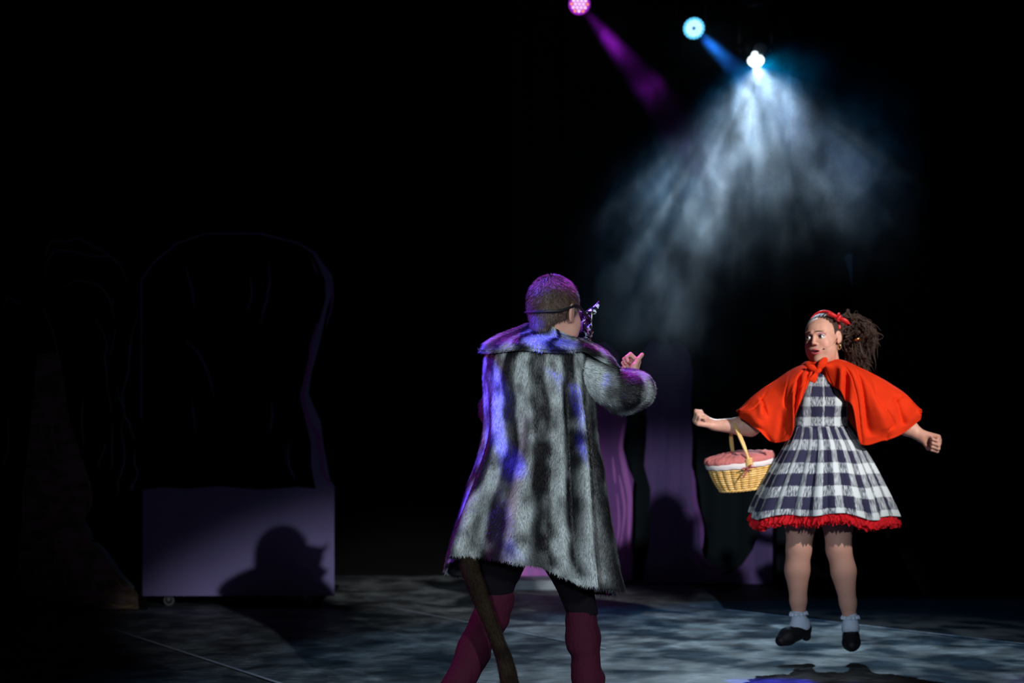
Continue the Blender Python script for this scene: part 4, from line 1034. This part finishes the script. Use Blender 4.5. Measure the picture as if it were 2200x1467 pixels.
# arms; each forearm runs into its fist
S3 = Solid(G(1470, 975, -.20), G(1745, 790, .25), .0030)
SHL, ELL, WRL = G(1715, 832), G(1612, 915, .06), G(1533, 913, .07)
S3.chain([SHL, ELL], [.060, .050], .02); S3.chain([ELL, G(1590, 915, .06), WRL], [.047, .043, .027], .02)
HF = frame((0, -.45, .9), (-1, -.12, .22))
hand_solid(S3, WRL, HF, 1, FIST, THUMB_IN, 1.02)
V3, F3 = S3.mesh()
S4 = Solid(G(1790, 1000, -.28), G(2045, 790, .15), .0030)
SHR, ELR, WRR = G(1818, 832), G(1920, 900, -.01), G(1978, 935, -.05)
S4.chain([SHR, ELR], [.056, .045], .02); S4.chain([ELR, G(1948, 916, -.03), WRR], [.046, .043, .028], .02)
HF2 = frame((-.2, -.8, -.55), (1, -.25, -.38))
hand_solid(S4, WRR, HF2, 1, FIST, THUMB_IN, 1.02)
V4, F4 = S4.mesh()
# skin regions: tights on the legs, blush, eye shadow, inside of the mouth
loc_ = (V1 - HO) @ HR / HS; fc = loc_[F1].mean(1)
m1 = np.zeros(len(F1), int)
m1[(((fc[:, 0]) / .0205) ** 2 + ((fc[:, 2] + .056) / .0092) ** 2 < 1) & (fc[:, 1] < -.075) & (fc[:, 1] > -.1015)] = 2
for s_ in (-1, 1):
    m1[(((fc[:, 0] - s_ * .033) / .017) ** 2 + ((fc[:, 2] - .018) / .0105) ** 2 < 1) & (fc[:, 1] < -.05)] = 3
    m1[(((fc[:, 0] - s_ * .042) / .018) ** 2 + ((fc[:, 2] + .024) / .016) ** 2 < 1) & (fc[:, 1] < -.04)] = 4
m2 = np.where(V2[F2].mean(1)[:, 2] < 0.85, 1, 0)
vv, ff = join([(V1, F1), (V2, F2), (V3, F3), (V4, F4)])
body = mk('body', vv, ff, [M['skin'], M['tights'], M['mouth'], M['shadow'], M['blush']], rootg, matidx=np.concatenate([m1, m2, np.zeros(len(F3) + len(F4), int)]))
TG = lambda p: HO + (np.atleast_2d(p) * HS) @ HR.T
def ball(c, r, n=16, m=0, mb=None, scale=(1, 1, 1)):
    b_ = mb or MB(); v = []
    for j in range(n // 2 + 1):
        p_ = math.pi * j / (n // 2)
        for i in range(n):
            a = 2 * math.pi * i / n; v.append((c[0] + scale[0] * r * math.sin(p_) * math.cos(a), c[1] + scale[1] * r * math.sin(p_) * math.sin(a), c[2] + scale[2] * r * math.cos(p_)))
    return np.array(v), gridfaces(n, n // 2 + 1, True)
for s_ in (-1, 1):
    c = np.array([s_ * .0315, -.0765, .009]); v, f = ball(c, .0132, 24); cen = v[np.array(f)].mean(1)
    g = norm([-.32, -1, .02]); ang = (norm(cen - c) @ g)
    mk('eye', TG(v), f, [M['eye'], M['iris']], body, matidx=np.where(ang > .80, 1, 0))
    # lids and lashes
    b = MB(); a = np.linspace(-1, 1, 14)
    up = np.array([[c[0] + .0150 * x, c[1] - .0118 * math.sqrt(max(0, 1 - .75 * x * x)), c[2] + .0088 * (1 - x * x) + .0005] for x in a])
    b.tube(TG(up), .0017 * HS, 6); b.build('eyelashes', M['brow'], body, True)
    b = MB(); lo_ = np.array([[c[0] + .0145 * x, c[1] - .0112 * math.sqrt(max(0, 1 - .75 * x * x)), c[2] - .0070 * (1 - x * x)] for x in a])
    b.tube(TG(lo_), .0008 * HS, 6); b.build('lower_lid', M['skin'], body, True)
    # worried brows, inner ends raised
    bp = spline([(s_ * .013, -.0955, .0345), (s_ * .025, -.0930, .0350), (s_ * .038, -.0840, .0325), (s_ * .050, -.070, .0270)], 14)
    b = MB(); b.tube(TG(bp), np.array([.0024] * 6 + list(np.linspace(.0024, .0008, 8))) * HS, 6, flat=.8); b.build('eyebrow', M['brow'], body, True)
lu = spline([(-.0235, -.0890, -.0565), (-.012, -.0985, -.0490), (-.003, -.1020, -.0465), (0, -.1020, -.0475), (.003, -.1020, -.0465), (.012, -.0985, -.0490), (.0235, -.0890, -.0565)], 24)
ll = spline([(-.0235, -.0890, -.0565), (-.012, -.0960, -.0640), (0, -.0985, -.0665), (.012, -.0960, -.0640), (.0235, -.0890, -.0565)], 24)
tp_ = np.sin(np.linspace(.15, math.pi - .15, 24)) ** .6
b = MB(); b.tube(TG(lu), .0036 * HS * tp_, 8); b.tube(TG(ll), .0048 * HS * tp_, 8); b.build('lips', M['lips'], body, True)
b = MB(); te = np.array([(.014 * x, -.0900 - .0045 * (1 - x * x), -.0515) for x in np.linspace(-1, 1, 10)]); b.tube(TG(te), .0030 * HS, 6); b.build('teeth', M['eye'], body, True)

# hair: smooth cap drawn back, then a mass of loose curls behind the ear
S = Solid(HO - .16, HO + .17, .003)
S.ell(TG((0, .028, .033))[0], np.array([.0800, .097, .0830]) * HS, .01, Rm=HR)
S.ell(TG((0, .070, -.010))[0], np.array([.062, .05, .070]) * HS, .03, Rm=HR)
S.ell(TG((0, -.114, .000))[0], np.array([.059, .088, .083]) * HS, .010, True, Rm=HR)
S.ell(TG((0, -.065, -.085))[0], np.array([.11, .09, .085]) * HS, .012, True, Rm=HR)
for s_ in (-1, 1): S.ell(TG((s_ * .084, .006, -.006))[0], np.array([.020, .024, .036]) * HS, .008, True, Rm=HR)
v, f = S.mesh(); q = (v - HO) @ HR
v = v + norm(v - HO) * (.0012 * np.sin(q[:, 0:1] * 420 + 3 * vnoise(q * 30, 2)[:, None]))
parts = [(v, [list(x) for x in f])]
rng = np.random.default_rng(12)
def strand(p0, ctrl, n, r, amp, freq, ph):
    path = spline(ctrl, n); t = np.linspace(0, 1, n); T_ = norm(np.gradient(path, axis=0)); N_ = norm(np.cross(T_, [0.1, .9, .2])); B_ = np.cross(N_, T_)
    e = np.minimum(1, t * 4)
    path = path + (amp * e)[:, None] * (np.cos(freq * t * 6.28 + ph)[:, None] * N_ + np.sin(freq * t * 6.28 + ph)[:, None] * B_)
    return tube(path, r * (1 - .75 * t ** 3), 4)
bun = G(1822, 712, .10)
for i in range(620):
    st = G(1806 + rng.normal() * 8, 705 + rng.normal() * 10, .06 + rng.normal() * .03)
    kind = rng.random()
    if kind < .45:       # the full crown of curls standing up and out to the right
        a = rng.uniform(-.3, 1.9); rad = rng.uniform(.35, 1.0)
        tip = G(1826 + 56 * rad * math.cos(a), 714 - 32 * rad * math.sin(a) + rng.normal() * 6, .10 + rng.normal() * .05)
        mid = (st + tip) / 2 + np.array([0.0, 0, .022]) * rng.uniform(.2, 1.5)
        end = tip + np.array([rng.normal() * .02, rng.normal() * .03, -.03 - .05 * rng.random()])
        ctrl = [st, mid, tip, end]
    elif kind < .9:      # long curls falling behind the shoulder
        x_ = rng.uniform(1818, 1872); yb = rng.uniform(770, 812) - (x_ < 1832) * 24
        ctrl = [st, G(1820 + rng.normal() * 10, 712 + rng.normal() * 8, .12), G(.5 * (1824 + x_) + rng.normal() * 5, 750, .13 + rng.normal() * .03), G(x_ + rng.normal() * 4, yb, .15 + rng.normal() * .03)]
    else:                # looser ends flying out
        ctrl = [st, G(1845, 700 + rng.normal() * 10, .1), G(1872 + rng.normal() * 8, 722 + rng.normal() * 14, .1), G(1868 + rng.normal() * 8, 752 + rng.normal() * 16, .1)]
    v, f = strand(st, ctrl, 26, rng.uniform(.0014, .0032) * (1.9 if i % 4 == 0 else 1), rng.uniform(.003, .010), rng.uniform(1.5, 4.5), rng.uniform(0, 6.28)); parts.append((v, f))
V = []; Fq = []; k = 0
for v, f in parts:
    V.append(v); Fq += [[int(i) + k for i in q] for q in f]; k += len(v)
hair = mk('hair', np.concatenate(V), Fq, M['hair'], rootg)
b = MB(); b.tube(spline([G(1836, 731, .02), G(1843, 728, .0), G(1852, 730, .02)], 10), .006, 8, flat=.6); tag(b.build('hair_clip', M['gold'], hair, True), 'small gold hair clip')
# headband and bow
hb = []
for a in np.linspace(-1.65, 1.55, 40): hb.append((.0815 * math.sin(a), .018 + .020 * math.cos(a), .034 + .0905 * math.cos(a)))
b = MB(); b.tube(TG(spline(hb, 60)), .0060, 10, flat=.5, up=(0, 1, 0)); band = b.build('headband', M['redband'], rootg, True)
c0 = G(1801, 683, -.075); b = MB()
for (tx, ty, dz, wd) in [(1776, 674, 0, .009), (1780, 680, .01, .006), (1827, 697, 0, .010), (1820, 699, .01, .008)]:
    tip = G(tx, ty, -.075 + dz); mid = (c0 + tip) / 2 + np.array([0, -.008, .004])
    b.tube(spline([c0, mid, tip], 10), wd * np.array([.5, .7, .9, 1, 1, 1, .9, .75, .5, .15]), 10, flat=.5)
b.tube(spline([c0 + [-.008, -.012, -.008], c0 + [0, -.016, 0], c0 + [.008, -.012, .010]], 6), .008, 8)
b.tube(spline([c0, G(1800, 676, -.08), G(1804, 673, -.08)], 6), .005, 8); b.build('bow', M['redband'], band, True)
# earring, headset microphone
er = TG((.082, -.002, -.036))[0]; b = MB(); a = np.linspace(0, 6.28, 14)
b.tube([er + np.array([.007 * math.sin(x), 0, -.012 - .012 * math.cos(x)]) for x in a], .0016, 6); b.tube([er, er - [0, 0, .004]], .002, 6); b.build('earring', M['gold'], rootg, True)
mp_ = spline([(.080, -.003, -.006), (.079, -.035, -.022), (.068, -.062, -.036), (.048, -.084, -.046)], 16)
b = MB(); b.tube(TG(mp_), .0013, 6); b.tube(TG([mp_[-1], mp_[-1] + np.array([-.006, -.006, -.001])]), .003, 8); b.build('headset_microphone', M['skin_b'], rootg, True)

# dress: bodice and pleated skirt cut from one cloth
def ring_surface(rows, n, nr, depth, fold, zoff=0, uscale=1.0, vper=.096, out=0.0, thick=.004, seed=2):
    th = np.linspace(0, 2 * math.pi, n, endpoint=False); rw = spline(rows, nr); V = np.zeros((nr, n, 3)); UV = np.zeros((nr, n + 1, 2)); arc = 0
    for j in range(nr):
        y, xl, xr = rw[j]; t = j / (nr - 1); a = (xr - xl) / 2 / FPX * GD + out
        cx = wx((xl + xr) / 2, GD); r = a + fold(th, t, y) * 1.0; bb = a * depth(y) + fold(th, t, y)
        V[j, :, 0] = cx + r * np.sin(th); V[j, :, 1] = GD - bb * np.cos(th); V[j, :, 2] = wz(y, GD)
        UV[j, :n, 0] = th / (2 * math.pi) * uscale; UV[j, n, 0] = uscale; UV[j, :, 1] = -(y - 800) / FPX * GD / vper
    return V, UV, th
def uvfaces(n, nr, UV):
    F = []; L_ = []
    for j in range(nr - 1):
        for i in range(n):
            i2 = (i + 1) % n; F.append((j * n + i, (j + 1) * n + i, (j + 1) * n + i2, j * n + i2))
            L_ += [UV[j, i], UV[j + 1, i], UV[j + 1, i + 1], UV[j, i + 1]]
    return F, L_
bod = [(798, 1742, 1786), (810, 1726, 1801), (824, 1716, 1811), (840, 1711, 1816), (860, 1709, 1818), (885, 1707, 1819), (905, 1706, 1819), (920, 1704, 1822)]
dep = lambda y: .86 + .25 * max(0, (830 - y) / 32)
bust = lambda th, t, y: .022 * np.exp(-((y - 862) / 22) ** 2) * (np.exp(-((th - .45) / .42) ** 2) + np.exp(-((th - 5.83) / .42) ** 2)) + .003 * np.sin(th * 9 + y * .06)
V, UV, th = ring_surface(bod, 120, 40, dep, bust, uscale=8.6)
UV[:, :, 0] -= .22; F, Lu = uvfaces(120, 40, UV)
dress_b = mk('bodice', V.reshape(-1, 3), F, M['plaid'], rootg, uv=Lu)
md = dress_b.modifiers.new('thickness', 'SOLIDIFY'); md.thickness = .003; md.offset = 1
sk = [(916, 1703, 1822), (935, 1696, 1834), (960, 1685, 1850), (1000, 1662, 1872), (1050, 1634, 1896), (1085, 1617, 1911), (1104, 1611, 1917)]
def pleat(th, t, y):
    amp = .003 + .022 * t ** .8
    ph = th * 21 + .9 * np.sin(th * 3 + 1) + .35 * np.sin(2.2 * t + th * 5)
    return amp * (np.abs(np.sin(ph / 2)) ** .8 - .55) * 1.3 + t * .016 * np.sin(th * 5 + .6) + t * .010 * np.sin(th * 8 + 2.4)
NS, NRS = 420, 60
V, UV, th = ring_surface(sk, NS, NRS, lambda y: .86 if y < 930 else .86 - .04 * min(1, (y - 930) / 150), pleat, uscale=21, vper=.112)
tt = np.linspace(0, 1, NRS)[:, None]
V[:, :, 2] += (tt ** 2) * (.014 * np.sin(th * 3 + 1.9) + .010 * np.sin(th * 7 + .4))[None]
UV[:, :, 0] += .1; UV[:, :, 1] += -.35; F, Lu = uvfaces(NS, NRS, UV)
skirt = mk('skirt', V.reshape(-1, 3), F, M['plaid'], rootg, uv=Lu)
md = skirt.modifiers.new('thickness', 'SOLIDIFY'); md.thickness = .003; md.offset = -1
hem_ = V[-1].copy()
# petticoat: several gathered tulle frills under the hem
b = MB(); cen = hem_.mean(0); rngp = np.random.default_rng(3)
for lay in range(3):
    n = 700; a = np.linspace(0, 2 * math.pi, n, endpoint=False); xs = np.interp(a, th, hem_[:, 0], period=2 * math.pi); ys = np.interp(a, th, hem_[:, 1], period=2 * math.pi); zs = np.interp(a, th, hem_[:, 2], period=2 * math.pi)
    nr = 9; V = np.zeros((nr, n, 3)); base = np.stack([xs, ys, zs], 1); rd = base - cen; rd[:, 2] = 0; rd = norm(rd)
    sm = np.array([np.roll(base, s_, 0) for s_ in range(-9, 10)]).mean(0)
    for j in range(nr):
        t = j / (nr - 1)
        fr = (t * .014 + .002) * np.sin(a * (68 + 9 * lay) + 3 * vnoise(np.column_stack([a * 9, a * 0 + t, a * 0]), lay) * 6) + .010 * t * (vnoise(np.column_stack([a * 30, a * 0 + t * 4, a * 0 + lay]), 9) - .5)
        V[j] = sm - rd * (.034 + .008 * lay - .030 * t) + rd * fr[:, None]
        V[j, :, 2] = sm[:, 2] + .030 - t * (.070 + .006 * lay) + .014 * t * (vnoise(np.column_stack([a * 45, a * 0, a * 0 + lay]), 19) - .5) + .006 * t * np.sin(a * 130 + lay)
    b.add(V.reshape(-1, 3), gridfaces(n, nr, True))
tag(b.build('petticoat', M['redtulle'], rootg, True), 'red frilled petticoat')

# cape: two halves hanging from the neck over the raised arms
def cape_half(ridge, front, back, name, seed, flip, folds):
    nt, ns = 90, 70; Rg = spline([G(*p) for p in ridge], nt); Fr = spline([G(*p) for p in front], nt); Bk = spline([G(*p) for p in back], nt)
    V = np.zeros((nt, 2 * ns - 1, 3)); t = np.linspace(0, 1, nt)
    for side, E in ((0, Fr), (1, Bk)):
        for i in range(ns):
            s_ = i / (ns - 1)
            bulge = math.sin(math.pi * s_ ** .75) ; dv = np.zeros((nt, 3)); dv[:, 1] = (-1 if side == 0 else 1) * (.045 + .055 * np.sin(math.pi * np.clip(t * .9 + .05, 0, 1))) * bulge
            dv[:, 2] = .02 * bulge * t
            p = Rg * (1 - s_) + E * s_ + dv
            k = ns - 1 - i if side == 0 else ns - 1 + i
            # gathers from the neck and soft drag lines between neck and cuff
            w_ = .013 * s_ * np.sin(9 * t + 2.0 * s_ + seed) + .009 * s_ * np.sin(19 * t - 3 * s_ + seed * 2) * t ** .3
            w_ += .008 * np.sin(8 * s_ - 7 * t + seed) * np.sin(math.pi * t) + .036 * (vnoise(np.column_stack([t * 7.5 + s_ * 1.5, t * 0 + s_ * 1.3 - t * 2, t * 0 + side]), seed) - .5) * min(1, s_ * 4)
            cr = vnoise(np.column_stack([t * 7 - s_ * 4, t * 0 + s_ * 1.2 + t * 2, t * 0 + side + 5]), seed + 3); w_ -= .017 * np.exp(-((cr - .5) / .04) ** 2) * min(1, s_ * 3)
            if side == 0:
                for t0, sl, wd_, dp, a0, a1 in folds:
                    w_ = w_ + dp * np.exp(-((t - (t0 + sl * (s_ - .5))) / wd_) ** 2) * np.clip((s_ - a0) / .15, 0, 1) * np.clip((a1 - s_) / .12, 0, 1)
            p[:, 1] += (-1 if side == 0 else 1) * w_; p[:, 2] += .35 * w_ * s_
            V[:, k] = p
    v = V.reshape(-1, 3); n = 2 * ns - 1; f = gridfaces(n, nt)
    if flip: f = [q[::-1] for q in f]
    return v, f
ridL = [(1752, 778, -.02), (1738, 781), (1716, 787), (1694, 798), (1668, 816), (1640, 834), (1612, 856), (1583, 886, .05)]
froL = [(1750, 792, -.09), (1738, 822, -.13), (1722, 858, -.15), (1706, 898, -.16), (1696, 944, -.15), (1660, 942, -.13), (1632, 926, -.12), (1588, 897, -.03)]
bakL = [(1752, 782, .06), (1740, 830, .12), (1722, 880, .14), (1706, 925, .14), (1690, 946, .13), (1664, 944, .12), (1636, 930, .08), (1590, 900, .13)]
ridR = [(1768, 778, -.02), (1790, 771), (1816, 776), (1842, 788), (1876, 804), (1912, 824), (1948, 850), (1974, 884, -.03)]
froR = [(1766, 792, -.09), (1782, 816, -.13), (1806, 842, -.15), (1830, 876, -.16), (1850, 950, -.15), (1896, 946, -.14), (1938, 930, -.13), (1977, 902, -.10)]
bakR = [(1768, 782, .06), (1786, 830, .12), (1810, 880, .14), (1838, 925, .14), (1860, 944, .13), (1900, 938, .12), (1940, 922, .08), (1975, 898, .03)]
vL, fL = cape_half(ridL, froL, bakL, 'l', 3, False, [(.36, .14, .035, -.050, .22, 1.1), (.46, .10, .045, .040, .30, 1.1), (.76, -.06, .016, -.022, .10, .62), (.82, .10, .03, .014, .1, .7), (.60, .12, .03, -.018, .45, 1.1), (.20, .1, .03, -.02, .3, 1.1)]); vR, fR = cape_half(ridR, froR, bakR, 'r', 8, True, [(.30, .12, .030, -.040, .35, 1.1), (.22, .10, .03, .022, .3, 1.1), (.50, .34, .035, -.030, .12, .9), (.62, .30, .045, .026, .15, .95), (.80, .22, .022, -.020, .15, .85), (.70, -.3, .018, -.014, .1, .5)])
vv = np.concatenate([vL, vR]); ff = fL + [tuple(i + len(vL) for i in q) for q in fR]
cape = mk('cape', vv, ff, M['redcape'], rootg)
md = cape.modifiers.new('thickness', 'SOLIDIFY'); md.thickness = .004; md.offset = 0
# soft stand-up collar and the tie at the throat
b = MB(); n = 60; a = np.linspace(.35, 2 * math.pi - .35, n); V = np.zeros((8, n, 3)); cc_ = G(1765, 786, .0)
for j in range(8):
    t = j / 7; r = .066 + .012 * math.sin(t * 3.1) + .016 * (1 - t)
    V[j, :, 0] = cc_[0] + (r + .004 * np.sin(a * 11)) * np.sin(a) * 1.12; V[j, :, 1] = cc_[1] - .0 - (r + .004 * np.sin(a * 11 + 1)) * np.cos(a) * 1.15; V[j, :, 2] = cc_[2] - .012 + t * .034 + .006 * np.cos(a)
b.add(V.reshape(-1, 3), gridfaces(n, 8)); cl = b.build('neck_band', M['redcape'], cape, True); md = cl.modifiers.new('thickness', 'SOLIDIFY'); md.thickness = .004
b = MB(); kn_ = G(1756, 798, -.125)
b.tube(spline([kn_ + [-.012, 0, -.006], kn_ + [0, -.010, 0], kn_ + [.012, 0, .008]], 6), .012, 10)
for tip, wd in (((1776, 769, -.115), .020), ((1733, 786, -.12), .016)):
    tp2 = G(*tip); b.tube(spline([kn_, (kn_ + tp2) / 2 + [0, -.008, .004], tp2], 10), wd * np.array([.35, .5, .7, .85, 1, 1, 1, .9, .7, .3]), 10, flat=.5)
for tip in ((1747, 822, -.15), (1740, 818, -.15)):
    tp2 = G(*tip); b.tube(spline([kn_, (kn_ + tp2) / 2 + [0, -.012, 0], tp2], 10), .011 * np.array([.5, .6, .7, .8, .9, 1, 1, 1, .95, .8]), 8, flat=.45)
b.build('tie', M['redcape'], cape, True)

# socks with frills, low black shoes
def sock_shoe(ank, heel, ball_, toe, tilt):
    up = norm(np.array([0, .0, 1.0]) + .15 * (ank - heel) / .05)
    S = Solid(np.minimum(np.minimum(ank, toe), heel) - .08, np.maximum(np.maximum(ank, toe), heel) + .1, .0035)
    S.chain([ank + up * .045, ank, heel * .5 + ank * .5, ball_], [.034, .036, .038, .034], .02)
    v, f = S.mesh(); sk_ = mk('sock', v, f, M['sock'], rootg)
    b = MB(); n = 90; a = np.linspace(0, 2 * math.pi, n, endpoint=False); c = ank + up * .050; x_ = norm(np.cross(up, [0, 1, 0])); y_ = np.cross(up, x_); V = np.zeros((5, n, 3))
    for j in range(5):
        t = j / 4; r = .034 + .011 * t * (1 + .35 * np.sin(a * 14)); V[j] = c + up * (.012 * t + .004 * t * np.sin(a * 14 + 1) - .010 * t * t)[:, None] + r[:, None] * (np.cos(a)[:, None] * x_ + np.sin(a)[:, None] * y_) if np.ndim(t) else c + up * (.012 * t - .026 * t * t) + (.004 * t * np.sin(a * 14 + 1))[:, None] * up + r[:, None] * (np.cos(a)[:, None] * x_ + np.sin(a)[:, None] * y_)
    b.add(V.reshape(-1, 3), gridfaces(n, 5, True)); b.build('sock_frill', M['sock'], sk_, True)
    S = Solid(np.minimum(np.minimum(ball_, toe), heel) - .09, np.maximum(np.maximum(ball_, toe), heel) + .1, .0035)
    S.chain([heel, heel * .5 + ball_ * .5, ball_, toe], [.037, .038, .041, .028], .02)
    d = norm(toe - heel); n_ = norm(up - (up @ d) * d)
    S.cone(heel - n_ * .022, heel - n_ * .040 + d * .0, .026, .024, .006)
    S.cone(heel + n_ * .075 + d * .02, heel + n_ * .055 + d * .03, .031, .027, .006, True)
    v, f = S.mesh(); sh = mk('shoe', v, f, M['shoe'], rootg)
sock_shoe(G(1717, 1336), G(1728, 1350, .015), G(1692, 1367, -.05), G(1678, 1376, -.075), 0)
sock_shoe(G(1827, 1344), G(1828, 1358, .02), G(1829, 1380, -.085), G(1830, 1386, -.12), 0)

# ------------------------------------------------------------------ the basket hanging from her forearm
BC = G(1590, 990, .085); tilt = Ry(math.radians(-6.5)) @ Rx(math.radians(6))
rb = empty('basket', BC, 'oval golden wicker basket with a pink cloth top, hanging from a forearm', 'basket')
TB = lambda p: BC + np.atleast_2d(p) @ tilt.T
A_, B_, H_ = .161, .105, .137
def brad(z): t = -z / H_; return 1 - .10 * t - .20 * t ** 2.2
b = MB(); NSK = 22; rowsn = 11
for r_ in range(rowsn):
    z = -.022 - (H_ - .026) * r_ / (rowsn - 1); n = NSK * 8; a = np.linspace(0, 2 * math.pi, n, endpoint=False)
    off = .0085 * (np.abs(np.sin(a * NSK / 2)) ** .8 - .6) ; k = brad(z)
    b.tube(TB(np.column_stack([(A_ * k + off) * np.cos(a), (B_ * k + off) * np.sin(a), np.full(n, z)])), .0052, 6, closed=True)
for i in range(NSK):
    a = 2 * math.pi * (i + .5) / NSK; zz = np.linspace(-.008, -H_ + .004, 10)
    b.tube(TB(np.array([[A_ * brad(z) * math.cos(a), B_ * brad(z) * math.sin(a), z] for z in zz])), .0045, 6)
for z, kk in ((-H_ + .001, 1), (-.014, 1)):
    a = np.linspace(0, 2 * math.pi, 100, endpoint=False)
    for ph in (0, math.pi): b.tube(TB(np.column_stack([(A_ * brad(z) + .004 * np.cos(a * 20 + ph)) * np.cos(a), (B_ * brad(z) + .004 * np.cos(a * 20 + ph)) * np.sin(a), z + .004 * np.sin(a * 20 + ph)])), .0058, 6, closed=True)
b.build('woven_body', M['wicker'], rb, True)
b = MB(); a = np.linspace(0, 2 * math.pi, 48, endpoint=False); k = brad(-H_) * .985
for z in (-H_ + .004, -H_ + .010): pass
v = np.concatenate([TB(np.column_stack([q * A_ * k * np.cos(a), q * B_ * k * np.sin(a), np.full(48, z)])) for q, z in ((1, -H_ + .010), (1, -H_ + .002), (.001, -H_ + .002))])
b.add(v, gridfaces(48, 3, True)); b.build('base', M['wicker'], rb, True)
# white folded band, then the domed pink cloth
b = MB(); n = 200; a = np.linspace(0, 2 * math.pi, n, endpoint=False); V = []
for z, e in ((-.024, .008), (-.016, .0125), (-.006, .0125), (.004, .010), (.004, -.004)):
    w_ = .0015 * np.sin(a * 17 + z * 300); V.append(TB(np.column_stack([(A_ + e + w_) * np.cos(a), (B_ + e + w_) * np.sin(a), np.full(n, z) + .001 * np.sin(a * 9)])))
b.add(np.concatenate(V), gridfaces(n, 5, True)); b.build('white_band', M['whitecloth'], rb, True)
b = MB(); V = []; prof = [(1.06, -.004), (1.10, .004), (1.08, .016), (1.02, .026), (.92, .033), (.75, .038), (.5, .041), (.25, .043), (.001, .043)]
for q, z in prof:
    nz = vnoise(np.column_stack([np.cos(a) * 5 * q, np.sin(a) * 5 * q, a * 0 + z * 20]), 5) - .5; nz2 = vnoise(np.column_stack([np.cos(a) * 14 * q, np.sin(a) * 14 * q, a * 0]), 6) - .5
    V.append(TB(np.column_stack([A_ * q * np.cos(a) * (1 + .05 * nz), B_ * q * np.sin(a) * (1 + .08 * nz), z + (.016 * nz + .009 * nz2) * min(1, z * 60 if z > 0 else 0)])))
b.add(np.concatenate(V), gridfaces(n, len(prof), True)); tag(b.build('cloth_cover', M['pinkcloth'], rb, True), 'dusty pink cloth cover')
# handle: a split cane arch from side to side
hp = spline([TB((.030, -B_ - .010, -.020))[0], TB((.026, -B_ - .008, .03))[0], TB((.010, -B_ * .95, .10))[0], TB((-.012, -.055, .178))[0], TB((-.016, .0, .203))[0], TB((-.018, .055, .182))[0], TB((-.022, B_ * .9, .10))[0], TB((-.018, B_ + .008, .03))[0], TB((-.012, B_ + .010, -.020))[0]], 60)
b = MB()
for ph in (0, math.pi):
    q = hp + np.column_stack([.0045 * np.cos(np.linspace(0, 12, 60) + ph), np.zeros(60), .002 * np.sin(np.linspace(0, 12, 60) + ph)]); b.tube(q, .0062, 8)
b.build('handle', M['cane'], rb, True)
for s_, x_ in ((-1, .030), (1, -.012)):
    b = MB()
    for k in range(5):
        a = np.linspace(0, 2 * math.pi, 16, endpoint=False); z = -.012 + k * .008
        b.tube(TB(np.column_stack([x_ + .016 * np.cos(a), s_ * (B_ + .010) + .010 * np.sin(a), z + .004 * np.cos(a)])), .004, 6, closed=True)
    b.build('handle_binding', M['cane'], rb, True)
b = MB(); k0 = TB((.022, -B_ - .024, -.022))[0]
for tip in ((-.040, -.010, -.008), (.040, -.008, .002), (-.030, -.016, -.050), (-.006, -.014, -.016), (.014, -.010, .018)):
    t2 = k0 + np.array(tip); b.tube(spline([k0, (k0 + t2) / 2 + [0, -.006, .004], t2], 8), .0045 * np.array([.5, .8, 1, 1, 1, 1, .8, .4]), 6, flat=.4)
b.build('ribbon_bow', M['ribbon'], rb, True)
